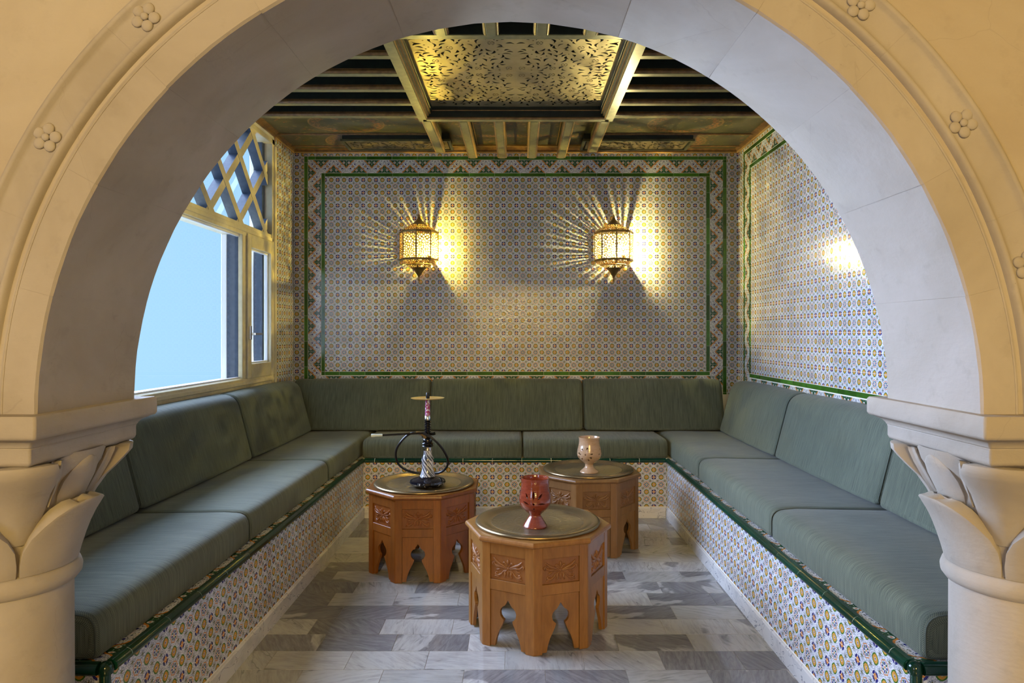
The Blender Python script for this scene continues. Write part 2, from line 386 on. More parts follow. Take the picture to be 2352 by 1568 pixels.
def lay(parent, face, org, tiles, cap=300, name='tile'):
    """tiles: (s, z, w, h, uv, mat); s runs along the face, org is the world point of s=0, z=0. Beyond CAP the rest is one stuff part"""
    R = Matrix.Rotation(0, 3, 'X')
    eul = ROT[face]
    from mathutils import Euler
    M3 = Euler(eul).to_matrix(); O = Vector(org)
    for s, z, w, h, uv, mat in tiles[:cap]:
        o = obj(name, tile_mesh(w, h, uv, mat), None, parent, O+M3@Vector((s, z, 0)), eul)
    rest = tiles[cap:]
    if rest:
        V, Fs, UV, mats, mi = [], [], [], [], []
        for s, z, w, h, uv, mat in rest:
            v, f = tile_verts(w, h); b = len(V); V += [O+M3@Vector((s+p[0], z+p[1], p[2])) for p in v]
            if mat not in mats: mats.append(mat)
            for q in f:
                Fs.append([b+i for i in q]); mi.append(mats.index(mat))
                for i in q: UV.append((uv[0]+(uv[2]-uv[0])*v[i][0]/w, uv[1]+(uv[3]-uv[1])*v[i][1]/h))
        me = bpy.data.meshes.new(name+'_field'); me.from_pydata(V, [], Fs); l = me.uv_layers.new()
        for m in mats: me.materials.append(m)
        me.polygons.foreach_set('material_index', mi)
        for i, q in enumerate(UV): l.data[i].uv = q
        o = obj(name+'_field', me, None, parent); o['kind'] = 'stuff'
def grid(x0, x1, z0, z1, gx, gz, mat=None, p=.1):
    """cut a p-grid with phases gx, gz to the rectangle"""
    mat = mat or TILE; out = []
    i = math.floor((x0-gx)/p+1e-6)
    while gx+i*p < x1-1e-4:
        a, b = max(x0, gx+i*p), min(x1, gx+(i+1)*p); j = math.floor((z0-gz)/p+1e-6)
        while gz+j*p < z1-1e-4:
            c, d = max(z0, gz+j*p), min(z1, gz+(j+1)*p)
            if b-a > .006 and d-c > .006:
                out.append((a, c, b-a, d-c, (round((a-gx)/p-i, 3), round((c-gz)/p-j, 3), round((b-gx)/p-i, 3), round((d-gz)/p-j, 3)), mat))
            j += 1
        i += 1
    return out
def run(x0, x1, z0, z1, ph, step, mat, horiz=True, uv=(0, 0, 1, 1)):
    out = []; lo, hi = (x0, x1) if horiz else (z0, z1); i = math.floor((lo-ph)/step+1e-6)
    while ph+i*step < hi-1e-4:
        a, b = max(lo, ph+i*step), min(hi, ph+(i+1)*step)
        if b-a > .004: out.append((a, z0, b-a, z1-z0, uv, mat) if horiz else (x0, a, x1-x0, b-a, uv, mat))
        i += 1
    return out
def zig(x0, n, z0, w, h, flip0, horiz=True):
    out = []
    for k in range(n):
        f = (k+flip0) % 2; uv = (1, 0, 0, 1) if f else (0, 0, 1, 1)
        out.append((x0+k*w, z0, w, h, uv, ZIG) if horiz else (x0, z0-(k+1)*h, w, h, uv, ZIG))
    return out

FGROUT = Mat('grey_grout', .8, color=(.34, .32, .28)).m
# ------------------------------------------------------------------ room shell
YB = 5.324; XL = -1.763; XR = 1.728; YA0 = 1.3705; YA1 = 1.72; ZT = 2.67
fl = structure('floor', 'grey and white marble floor of rectangular slabs', B(-3.2, 3.2, -6.0, 6.0, -.08, -.0014), FGROUT)
BXL, BXR, BY = -1.057, 1.018, 4.632
ftl, far_t = [], []
y = BY-.15*30; k = 0
rows = []
for r_ in range(31):
    yy = BY-.15*(r_+1); off = (.15 if r_ % 2 else 0)+random.choice((0, 0, .07))
    x = -3.2+off-.3
    while x < 3.2:
        a, b = max(x, -3.19), min(x+.3, 3.19)
        vis = (yy > 2.0 and b > BXL and a < BXR)
        if yy > YA1-.1: a, b = max(a, -1.10), min(b, 1.06)
        if b-a > .02:
            (ftl if vis else far_t).append((a, yy, b-a, .15, (0, 0, 1, 1), MARBLE))
        x += .3
ftl.sort(key=lambda t: t[1])
for t in ftl + far_t[:300-len(ftl)] if len(ftl) < 300 else ftl[:300]:
    me = tile_mesh(t[2], t[3], (0, 0, 1, 1), MARBLE)
    obj('tile', me, None, fl, (t[0], t[1], -.0022))
rest = far_t[300-len(ftl):]
if rest: lay(fl, 'up', (0, 0, -.0022), rest, 0, 'tile')

bw = structure('wall_back', 'back wall of small patterned tiles framed by green lines and a zigzag border', B(XL-.15, XR+.15, YB, YB+.12, 0, 2.95), GROUT)
T = grid(-1.513, 1.474, .9596, 2.486, -1.5135, -.0404)
T += grid(XL, -1.678, .78, ZT, -1.7635+.03, -.0404) + grid(1.636, XR, .78, ZT, 1.6265, -.0404) + grid(-1.678, 1.636, 2.647, ZT, -1.7135, 2.6)
T.sort(key=lambda t: -round(t[2]*t[3], 4))
lay(bw, 'back', (0, YB, 0), T, 300, 'tile')
G = run(-1.513, 1.503, 2.4865, 2.513, -1.3835, .2, GREEN)+run(-1.513, 1.503, .9295, .9582, -1.40, .2, GREEN)
G += run(-1.542, -1.5135, .9295, 2.513, .1596, .2, GREEN, False)+run(1.4745, 1.503, .9596, 2.4865, .1596, .2, GREEN, False)
G += run(-1.646, 1.634, 2.6175, 2.645, .0106, .2, GREEN)+run(-1.6765, -1.6475, .78, 2.645, .196, .2, GREEN, False)+run(1.605, 1.634, .78, 2.6175, .196, .2, GREEN, False)
lay(bw, 'back', (0, YB, 0), G, 300, 'green_border_tile')
Z = zig(-1.5447, 31, 2.515, .0995, .1, 0)+zig(-1.6455, 18, 2.6155, .101, .1, 1, False)+zig(1.5055, 18, 2.6155, .0985, .1, 0, False)
Z = [z for z in Z if z[1] > .75]+zig(-1.5447, 31, .824, .0995, .1, 1)
lay(bw, 'back', (0, YB, 0), Z, 300, 'zigzag_border_tile')

rw = structure('wall_right', 'right wall of small patterned tiles with green line border', B(XR, XR+.12, YA1-.1, YB+.12, 0, 2.95), GROUT)
S1 = YB-YA1
T = grid(.285, S1, .9596, 2.486, .285, -.0404)+grid(0, .123, .78, ZT, .023, -.0404)+grid(.123, S1, 2.647, ZT, .123, 2.6)
def rkey(t):
    Yc = YB-t[0]; return (0 if Yc > 3.05 else 1, round(Yc-(2 if t[2]*t[3] > .008 else 0), 3))
T.sort(key=rkey); lay(rw, 'right', (XR, YB, 0), T, 300, 'tile')
G = run(.256, S1, 2.4865, 2.513, .256, .2, GREEN)+run(.256, S1, .9295, .9582, .256, .2, GREEN)+run(.256, .2845, .9596, 2.4865, .1596, .2, GREEN, False)
G += run(.152, S1, 2.6175, 2.645, .152, .2, GREEN)+run(.124, .151, .78, 2.645, .196, .2, GREEN, False)
lay(rw, 'right', (XR, YB, 0), G, 300, 'green_border_tile')
Z = zig(.255, 33, 2.515, .1, .1, 0)+[z for z in zig(.153, 18, 2.6155, .101, .1, 1, False) if z[1] > .75]+zig(.255, 33, .824, .1, .1, 1)
lay(rw, 'right', (XR, YB, 0), Z, 300, 'zigzag_border_tile')

WY0, WY1, WZ0, WZ1 = 2.19, 4.89, .905, 2.645
bm = B(XL-.16, XL, YA1-.1, WY0, 0, 2.95); box(bm, XL-.16, XL, WY1, YB+.12, 0, 2.95); box(bm, XL-.16, XL, WY0, WY1, 0, WZ0); box(bm, XL-.16, XL, WY0, WY1, WZ1, 2.95)
lw = structure('wall_left', 'left wall with the window and a narrow strip of patterned tiles', bm, GROUT)
lay(lw, 'left', (XL, 0, 0), grid(WY1+.012, YB, .78, ZT, YB-1.0, -.0404), 300, 'tile')

# ------------------------------------------------------------------ window
wn = structure('window_1', 'cream painted window with lattice transom, fixed pane and narrow casement')
def wy(px): return F*1.763/(PX-px)
def bar(name, x0, x1, y0, y1, z0, z1, mat, parent=wn, r=.003): return obj(name, bbox(x0, x1, y0, y1, z0, z1, r, 1), mat, parent)
XO = XL-.13
bar('frame_post', XO, XL+.012, 4.84, WY1+.012, WZ0, WZ1, CREAM); bar('frame_bead', XL+.012, XL+.022, 4.868, WY1+.016, WZ0, 2.60, CREAM)
bar('frame_post', XO, XL+.012, WY0-.01, WY0+.05, WZ0, WZ1, CREAM)
bar('frame_head', XO, XL+.012, WY0, WY1, 2.608, WZ1, CREAM)
obj('sill', sweep_line([(0, 0), (.006, 0), (.006, .018), (.016, .022), (.016, .04), (.008, .045), (.008, .058), (-.004, .064), (-.13, .064), (-.13, 0)], (XL, WY0, WZ0), (XL, WY1+.01, WZ0), (1, 0, 0)), CREAM, wn)
obj('transom', sweep_line([(-.13, 0), (.006, 0), (.006, .02), (.012, .024), (.012, .046), (.004, .05), (.004, .072), (-.13, .072)], (XL, WY0, 1.888), (XL, WY1-.03, 1.888), (1, 0, 0)), CREAM, wn)
for ya, yb in ((4.33, 4.352), (2.728, 2.75)):
    bar('mullion', XL-.022, XL+.006, ya, yb+.03 if ya > 4 else yb, WZ0+.06, 1.89, CREAM)
for ya, yb in ((4.332, 4.375), (2.70, 2.745)):
    bar('shaded_mullion_side', XL-.095, XL-.022, ya, yb, WZ0+.06, 1.89, SHADE_BLUE); bar('mullion_outer', XO, XL-.095, ya-.004, yb+.004, WZ0+.06, 1.89, WHITEP)  # middle piece: mullion side in shade, painted dark blue
bar('seal', XL-.02, XL+.002, 4.376, 4.392, WZ0+.06, 1.89, GAP)
bar('pane', XL-.040, XL-.034, 2.75, 4.335, WZ0+.062, 1.89, GLASS, r=.0005)
bar('glazing_bead', XL-.034, XL-.014, 2.75, 4.333, 1.872, 1.889, WHITEP); bar('glazing_bead', XL-.034, XL-.014, 2.75, 4.333, WZ0+.062, WZ0+.074, WHITEP)
for y0, y1, h in ((4.394, 4.868, 1), (2.205, 2.69, 0)):
    cs = bpy.data.objects.new('casement', None); C.objects.link(cs); cs.parent = wn
    zb, zt = .962, 1.905; fw = .062
    for a in ((y0, y0+fw, zb, zt), (y1-fw, y1, zb, zt), (y0+fw, y1-fw, zb, zb+.095), (y0+fw, y1-fw, zt-.085, zt)):
        bar('sash', XL-.038, XL+.016, a[0], a[1], a[2], a[3], CREAM, cs)
    for a in ((y0+fw, y0+fw+.012, zb+.095, zt-.085), (y1-fw-.012, y1-fw, zb+.095, zt-.085), (y0+fw, y1-fw, zt-.097, zt-.085), (y0+fw, y1-fw, zb+.095, zb+.107)):
        bar('glazing_bead', XL-.030, XL-.006, *a, WHITEP, cs)
    bar('pane', XL-.026, XL-.020, y0+fw, y1-fw, zb+.09, zt-.08, GLASS, cs, .0005)
    if h:
        hb = bbox(XL+.016, XL+.026, y0+.014, y0+.044, 1.215, 1.305, .002, 1); obj('handle_plate', hb, CHROME, cs)
        hb = bbox(XL+.026, XL+.052, y0+.022, y0+.036, 1.245, 1.26, .003, 1); box(hb, XL+.044, XL+.056, y0+.022, y0+.15, 1.246, 1.259); obj('handle', hb, CHROME, cs)
bar('shaded_jamb_side', XL-.105, XL-.045, 4.80, 4.842, WZ0+.06, 2.61, SHADE_BLUE); bar('outer_stop', XO, XL-.105, 4.79, 4.842, WZ0+.06, 2.61, WHITEP)  # the jamb's shaded side is painted in as a dark blue strip
# lattice of the transom light
lt = bpy.data.objects.new('lattice', None); C.objects.link(lt); lt.parent = wn
ya0, ya1, za0, za1 = WY0+.05, 4.79, 1.958, 2.612
def clipbar(p, q, wd=.052):
    """a slanting bar clipped to the transom opening: polygon in (y, z)"""
    d = Vector((q[0]-p[0], q[1]-p[1])).normalized(); n = Vector((-d.y, d.x))*wd/2
    a, b = Vector(p)-d*.3, Vector(q)+d*.3
    poly = [a+n, b+n, b-n, a-n]
    for ax, lim, sg in ((0, ya0, 1), (0, ya1, -1), (1, za0, 1), (1, za1, -1)):
        out = []
        for i in range(len(poly)):
            u, v = poly[i], poly[(i+1) % len(poly)]; du, dv = (u[ax]-lim)*sg, (v[ax]-lim)*sg
            if du >= 0: out.append(u)
            if du*dv < 0: out.append(u+(v-u)*(du/(du-dv)))
        poly = out
        if len(poly) < 3: return None
    return poly
n0y, n0z, sy_, sz_ = 4.53, 2.59, .209, .2035
for i in range(-13, 10):
    for sg in (1, -1):
        base = (n0y+2*i*sy_, n0z)
        p = (base[0]-4*sy_*sg, base[1]-4*sz_); q = (base[0]+sy_*sg, base[1]+sz_)
        poly = clipbar(p, q)
        if poly:
            bm = bmesh.new(); a = [bm.verts.new((XL-.005-.001*sg, P[0], P[1])) for P in poly]; b = [bm.verts.new((XL-.062, P[0], P[1])) for P in poly]
            fa = bm.faces.new(a); bm.faces.new(b[::-1]); k = len(a)
            for j in range(k): bm.faces.new((a[j], b[j], b[(j+1) % k], a[(j+1) % k])).material_index = 1
            bmesh.ops.recalc_face_normals(bm, faces=bm.faces[:])
            for f in bm.faces:
                if len(f.verts) != 4 or abs(f.normal.x) > .9: f.material_index = 0
                else: f.material_index = 1
            o = obj('lattice_bar', bm, CREAM, lt); o.data.materials.append(SHADE_BLUE)  # bar sides carry their shade as dark blue colour, fronts stay cream
bar('lattice_pane', XL-.120, XL-.114, WY0+.05, 4.80, 1.958, 2.61, GLASS, r=.0005)

# ------------------------------------------------------------------ arch wall, columns
AX, AR, AZ = -.018, .9526, 1.086
def ringpt(r, a, y): return (AX+r*cos(a), y, AZ+r*sin(a))
RO = 1.024
bm = bmesh.new(); seg = 72; X0, X1, ZW = -2.9, 2.9, 3.1
for yf in (YA0, YA1):
    inner = [bm.verts.new(ringpt(RO, pi*i/seg, yf)) for i in range(seg+1)]
    out = []
    for i in range(seg+1):
        a = pi*i/seg; dx, dz = cos(a), sin(a); t = min((X1-AX)/dx if dx > 1e-9 else (X0-AX)/dx if dx < -1e-9 else 1e9, (ZW-AZ)/dz if dz > 1e-9 else 1e9)
        out.append(bm.verts.new((AX+dx*t, yf, AZ+dz*t)))
    for i in range(seg):
        f = (inner[i], inner[i+1], out[i+1], out[i]); bm.faces.new(f if yf == YA1 else f[::-1])
    if yf == YA0: in0 = inner
for i in range(seg): bm.faces.new((in0[i], in0[i+1], inner[i+1], inner[i]))
box(bm, X0, -1.42, YA0, YA1, 0, AZ+.01); box(bm, 1.39, X1, YA0, YA1, 0, AZ+.01)
aw = structure('wall_front', 'cream plaster arch wall framing the seating niche', bm, PLASTER)
bm = bmesh.new(); pv = None
for i in range(97):
    a = pi*i/96; cu = [bm.verts.new(ringpt(q, a, yy)) for q, yy in ((RO+.003, YA0-.002), (AR+.0028, YA0-.002), (AR+.0028, YA1+.002), (RO+.003, YA1+.002))]
    if pv:
        for j in range(4): bm.faces.new((pv[j], pv[(j+1) % 4], cu[(j+1) % 4], cu[j]))
    pv = cu
bmesh.ops.recalc_face_normals(bm, faces=bm.faces[:]); smooth(obj('mortar', bm, STONE, aw), 30)
J = [0, 14.6, 29.2, 43.8, 58.4, 73.5]; J = J+[180-j for j in J[::-1]]
for a0, a1 in zip(J, J[1:]):
    bm = bmesh.new(); n = 6; g = .00012
    A = [radians(a0)+g+(radians(a1-a0)-2*g)*i/n for i in range(n+1)]
    P = {}
    dy = random.uniform(-.0008, .0008); dr = random.uniform(-.001, .001)
    sect = [(RO+.004, YA0-.003), (AR+.004+dr, YA0-.004+dy), (AR+dr, YA0+.001), (AR+dr+random.uniform(-.0015, .0015), YA0+.12), (AR+dr, YA1-.004), (AR+.004, YA1+.003), (RO+.004, YA1+.003)]
    R_ = [[bm.verts.new(ringpt(r+random.uniform(-.0007, .0007)*(1 if r < 1 else 0), a, y_)) for r, y_ in sect] for a in A]
    for p, q in zip(R_, R_[1:]):
        for i in range(len(sect)): bm.faces.new((p[i], p[(i+1) % len(sect)], q[(i+1) % len(sect)], q[i]))
    bm.faces.new(R_[0]); bm.faces.new(R_[-1][::-1]); bmesh.ops.recalc_face_normals(bm, faces=bm.faces[:])
    smooth(obj('voussoir', bm, STONE, aw), 30)
# archivolt moulding on the hall side
prof = [(1.020, .0), (1.023, .001), (1.030, -.004), (1.036, -.006), (1.038, .0), (1.041, .006), (1.045, .009), (1.049, .009), (1.053, .006), (1.056, .002), (1.064, .000), (1.074, .000), (1.085, .0015), (1.100, .002), (1.108, .004), (1.111, .010), (1.117, .012), (1.123, .009), (1.126, 0), (1.126, -.03), (1.020, -.03)]
K = [0, 22, 44, 66, 90, 114, 136, 158, 180]
for a0, a1 in zip(K, K[1:]):
    bm = bmesh.new(); n = 12; prev = None
    for i in range(n+1):
        a = radians(a0)+.00008+(radians(a1-a0)-.00016)*i/n; cur = [bm.verts.new(ringpt(r, a, YA0-.004-h)) for r, h in prof]
        if prev:
            for j in range(len(prof)): bm.faces.new((prev[j], prev[(j+1) % len(prof)], cur[(j+1) % len(prof)], cur[j]))
        else: first = cur
        prev = cur
    bm.faces.new(first); bm.faces.new(prev[::-1]); bmesh.ops.recalc_face_normals(bm, faces=bm.faces[:]); smooth(obj('archivolt_moulding', bm, STONE, aw), 50)
bm = bmesh.new()
for i in range(5):
    a = 2*pi*i/5+.3; m = Matrix.Translation((.0180*cos(a), .0180*sin(a), .000)) @ Matrix.Rotation(a, 4, 'Z') @ Matrix.Diagonal((.0125, .0120, .0050, 1))
    bmesh.ops.create_uvsphere(bm, u_segments=12, v_segments=6, radius=1, matrix=m)
    m = Matrix.Translation((.0195*cos(a), .0195*sin(a), .0015)) @ Matrix.Rotation(a, 4, 'Z') @ Matrix.Diagonal((.008, .0075, .0042, 1))
bmesh.ops.create_uvsphere(bm, u_segments=14, v_segments=6, radius=1, matrix=Matrix.Translation((0, 0, .003)) @ Matrix.Diagonal((.0080, .0080, .0045, 1)))
ros = bpy.data.meshes.new('rosette'); bm.to_mesh(ros); bm.free(); ros.materials.append(STONE)
for p in ros.polygons: p.use_smooth = True
for k in range(11):
    a = radians(16.2+16.6*(k)); 
    if a > radians(170): continue
    p = ringpt(1.084, a, YA0-.0065)
    obj('rosette', ros, None, aw, p, (pi/2, random.uniform(0, 6), 0))

def column(cx, label):
    cy = 1.545; t = thing('stone_column', label, 'column', (cx, cy, 0))
    sh = lathe([(.165, 0), (.165, .05), (.155, .065), (.160, .09), (.150, .11), (.134, .125), (.131, .14), (.131, .40), (.130, .685)], 48)
    smooth(obj('shaft', sh, STONE, t))
    smooth(obj('astragal', lathe([(.128, .680), (.138, .684), (.146, .695), (.1475, .708), (.143, .722), (.134, .729), (.125, .731)], 48), STONE, t))
    bell = [(.130, .728), (.134, .76), (.139, .80), (.146, .84), (.154, .88), (.164, .92), (.187, .955), (.197, .990)]
    smooth(obj('bell', lathe(bell, 48), STONE, t))
    def leaf(prof, wid, ang, name, th=.016, rib=0.0, cup=.0, bev=.005):
        bm = bmesh.new(); nu = 10; rows_ = []
        for r, z, wv in prof:
            row = []
            for i in range(nu+1):
                u_ = -1+2*i/nu; a = ang+u_*wv
                rr = r-cup*u_*u_+rib*max(0, 1-abs(u_)*4)
                e = .006*(1-abs(u_)**8) if abs(u_) > .99 else 0
                row.append(bm.verts.new(((rr)*cos(a), (rr)*sin(a), z)))
            rows_.append(row)
        for p, q in zip(rows_, rows_[1:]):
            for i in range(nu): bm.faces.new((p[i], p[i+1], q[i+1], q[i]))
        o = obj(name, bm, STONE, t); md = o.modifiers.new('s', 'SOLIDIFY'); md.thickness = th; md.offset = -1
        m2 = o.modifiers.new('b', 'BEVEL'); m2.width = bev; m2.segments = 2; m2.limit_method = 'ANGLE'; m2.angle_limit = radians(50)
        for p_ in o.data.polygons: p_.use_smooth = True
        return o
    for k in range(4):
        a = k*pi/2
        # broad lower leaves on the faces, meeting in a V on the diagonals
        leaf([(.140, .728, .76), (.147, .755, .765), (.156, .785, .74), (.166, .812, .66), (.177, .836, .54), (.188, .854, .44), (.197, .868, .33), (.201, .876, .22), (.202, .880, .12)], 1, a, 'lower_leaf', .030, 0, .002, .008)
        # corner leaves curling under the abacus
        b = a+pi/4
        leaf([(.148, .80, .22), (.160, .84, .27), (.178, .876, .29), (.200, .908, .28), (.225, .932, .27), (.244, .952, .26), (.256, .966, .24), (.258, .980, .22)], 1, b, 'corner_leaf', .038, .001, .014, .012)
        # rounded upper leaf in the middle of each face
        leaf([(.152, .86, .30), (.166, .895, .34), (.180, .925, .32), (.190, .950, .25), (.195, .968, .13), (.195, .976, .04)], 1, a, 'upper_leaf', .018, 0, .004)
        for sg in (-1, 1):
            leaf([(.158, .875, .03), (.176, .91, .075), (.194, .945, .085), (.204, .970, .06), (.206, .980, .02)], 1, a+sg*.47, 'bud', .016, .008, .006)
    h = .19
    def slab(prof, name):
        bm = bmesh.new(); R_ = []
        for e, z in prof: R_.append([bm.verts.new((sx_*(h+e), sy*(h+e), z)) for sx_, sy in ((-1, -1), (1, -1), (1, 1), (-1, 1))])
        for p, q in zip(R_, R_[1:]):
            for i in range(4): bm.faces.new((p[i], p[(i+1) % 4], q[(i+1) % 4], q[i]))
        bm.faces.new(R_[0][::-1]); bm.faces.new(R_[-1]); o = obj(name, bm, STONE, t)
        md = o.modifiers.new('b', 'BEVEL'); md.width = .004; md.segments = 2; md.limit_method = 'ANGLE'; md.angle_limit = radians(60)
        return smooth(o, 50)
    slab([(-.014, .980), (-.002, .988), (0, .994), (0, 1.016), (.002, 1.022)], 'abacus')
    slab([(.002, 1.020), (.004, 1.026), (.011, 1.034), (.022, 1.040), (.032, 1.043), (.035, 1.049), (.035, 1.083), (.031, 1.0885)], 'impost')
    return t
column(-1.164, 'whitewashed stone column with leaf capital below the arch, window side')
column(1.132, 'whitewashed stone column with leaf capital below the arch, tiled wall side')

# ------------------------------------------------------------------ ceiling
ZB = 2.668
ce = structure('ceiling', 'dark green and gilt beamed wooden ceiling with painted boards', B(XL-.15, XR+.15, YA1-.05, YB+.1, 2.80, 2.95), BEAMD)
def beam_x(x0, x1, yc, wd=.045, zb=ZB):
    b = bpy.data.objects.new('beam', None); C.objects.link(b); b.parent = ce; b.location = (0, yc, 0)
    obj('beam_body', B(x0, x1, -wd/2, wd/2, zb+.002, 2.81), BEAMD, b)
    obj('beam_soffit', bbox(x0, x1, -wd/2+.003, wd/2-.003, zb-.002, zb+.004, .001, 1), BEAML, b)
    for s in (-1, 1):
        bm = sweep_line([(0, 0), (.006, .001), (.010, .007), (.010, .014), (.006, .019), (.002, .021), (.002, .026), (0, .026)], (x0, s*wd/2, zb), (x1, s*wd/2, zb), (0, s, 0))
        smooth(obj('moulding', bm, GILT, b), 50)
def beam_y(y0, y1, xc, wd=.052, zb=2.605, top=2.70):
    b = bpy.data.objects.new('beam', None); C.objects.link(b); b.parent = ce; b.location = (xc, 0, 0)
    bm = B(-wd/2, wd/2, y0, y1, zb+.001, top); obj('beam_body', bm, BEAML, b)
    obj('beam_soffit', bbox(-wd/2+.004, wd/2-.004, y0, y1, zb-.003, zb+.002, .002, 1), BEAML, b)
    for s in (-1, 1):
        bm = sweep_line([(0, 0), (.006, .001), (.010, .006), (.011, .012), (.006, .018), (.002, .019), (.002, .034), (.006, .036), (.006, .046), (0, .048)], (s*wd/2, y0, zb), (s*wd/2, y1, zb), (s, 0, 0))
        smooth(obj('moulding', bm, GOLDL if random.random() < .5 else GILT, b), 50)
CX0, CX1, CY0, CY1 = -.602, .574, 3.10, 4.31; ZF = 2.605
for k in range(12):
    yc = 4.43-.2385*k
    if yc < YA1+.05: break
    beam_x(XL, CX0+.01, yc); beam_x(CX1-.01, XR, yc)
for x in (-.348, -.122, .105, .33):
    beam_y(CY1+.02, 5.225, x); beam_y(YA1, CY0-.02, x)
beam_y(CY1+.012, 5.06, CX0+.022, .055); beam_y(CY1+.012, 5.06, CX1-.022, .055)
# painted boards behind the coffer
def board(x0, x1, y0, y1, z=2.700, name='painted_board', mat=PAINT):
    cx, cy = (x0+x1)/2, (y0+y1)/2; return obj(name, B(x0-cx, x1-cx, y0-cy, y1-cy, 0, .03), mat, ce, (cx, cy, z))
for x0, x1 in ((XL, CX0), (CX1, XR)):
    board(x0, x1, 4.452, 4.90); board(x0, x1, 4.915, 5.30, 2.696)
    obj('moulding', bbox(x0, x1, 4.90, 4.915, 2.690, 2.71, .003, 1), GILT, ce)
    obj('moulding', bbox(x0, x1, 5.20, 5.212, 2.688, 2.70, .003, 1), GILT, ce)
for x0, x1 in zip((-.575, -.322, -.096, .131, .356), (-.374, -.148, .079, .304, .55)):
    board(x0, x1, CY1, 5.30, 2.705)
    for xx in (x0+.006, x1-.012): obj('moulding', bbox(xx, xx+.006, CY1+.02, 5.21, 2.697, 2.707, .001, 1), GOLDL, ce)
    obj('moulding', bbox(x0, x1, 5.21, 5.222, 2.692, 2.707, .002, 1), GOLDL, ce)
for y0, y1, mt in ((YA1, 3.09, BEAMD),): board(CX0, CX1, y0, y1, 2.76, 'dark_board', mt)
# crown mouldings
cp = [(0, 0), (.012, 0), (.018, .006), (.018, .014), (.030, .020), (.062, .030), (.085, .034), (.090, .030), (.098, .032), (.100, .042), (.100, .06), (0, .06)]
cz = ZT+.004
def crown(p0, p1, od, name='crown_moulding'):
    o = smooth(obj(name, sweep_line(cp, p0, p1, od), GILT, ce), 35)
    return o
crown((XL, YB-.005, cz), (XR, YB-.005, cz), (0, -1, 0)); crown((XL, YA1, cz), (XL, YB, cz), (1, 0, 0)); crown((XR-.005, YA1, cz), (XR-.005, YB, cz), (-1, 0, 0))
for p0, p1, d in (((XL, YB-.006, cz-.006), (XR, YB-.006, cz-.006), (0, -1, 0)), ((XL, 4.9, cz-.006), (XL, YB, cz-.006), (1, 0, 0)), ((XR-.006, YA1, cz-.006), (XR-.006, YB, cz-.006), (-1, 0, 0))):
    smooth(obj('gilt_bead', sweep_line([(0, 0), (.012, 0), (.016, .005), (.012, .010), (0, .010)], p0, p1, d), GOLDL, ce), 50)

# coffer frame with the pierced sheets
cf = thing('coffer_frame', 'gilt and green wooden frame around the pierced ceiling sheets', 'frame', (0, 0, 0))
rail = [(-.028, 0), (.022, 0), (.026, .006), (.026, .016), (.034, .020), (.036, .030), (.044, .034), (.046, .048), (.050, .052), (.050, .070), (.056, .074), (.056, .20), (-.028, .20)]
# profile x grows towards the inside of the coffer
def railobj(p0, p1, d, m): return smooth(obj('frame_rail', sweep_line(m, p0, p1, d), BEAML, cf), 35)
railobj((CX0, CY0-.02, ZF), (CX0, CY1+.02, ZF), (1, 0, 0), rail); railobj((CX1, CY0-.02, ZF), (CX1, CY1+.02, ZF), (-1, 0, 0), rail)
railobj((CX0, CY1, ZF), (CX1, CY1, ZF), (0, -1, 0), [(-.02, 0), (.02, 0), (.02, .2), (-.02, .2)]); railobj((CX0, CY0, ZF), (CX1, CY0, ZF), (0, 1, 0), [(-.02, 0), (.02, 0), (.02, .2), (-.02, .2)])
for x, d in ((CX0, 1), (CX1, -1)):
    for q, zz, mt in ((.026, .008, GOLDL), (.036, .024, GILT), (.047, .04, GOLDL)):
        obj('gilt_bead', tube([(x+d*q, CY0, ZF+zz), (x+d*q, CY1, ZF+zz)], .005, 8), mt, cf)
    obj('inner_board', B(min(x+d*.052, x+d*.058), max(x+d*.052, x+d*.058), CY0, CY1, ZF+.05, ZF+.14), BEAMD, cf)
obj('inner_board', B(CX0, CX1, CY1-.026, CY1-.0205, ZF+.018, ZF+.14), BEAMD, cf); obj('inner_board', B(CX0, CX1, CY0+.021, CY0+.026, ZF+.01, ZF+.14), BEAMD, cf)
obj('front_board', B(CX0, CX1, CY0-.026, CY0-.0205, ZF+.004, ZF+.2), BEAMD, cf)
obj('gilt_bead', tube([(CX0, CY1-.024, ZF+.008), (CX1, CY1-.024, ZF+.008)], .007, 8), GILT, cf)
obj('gilt_bead', tube([(CX0, CY1-.03, ZF+.056), (CX1, CY1-.03, ZF+.056)], .004, 8), GILT, cf)
obj('backing_board', B(CX0, CX1, CY0, CY1, 2.74, 2.75), BEAMD, cf)

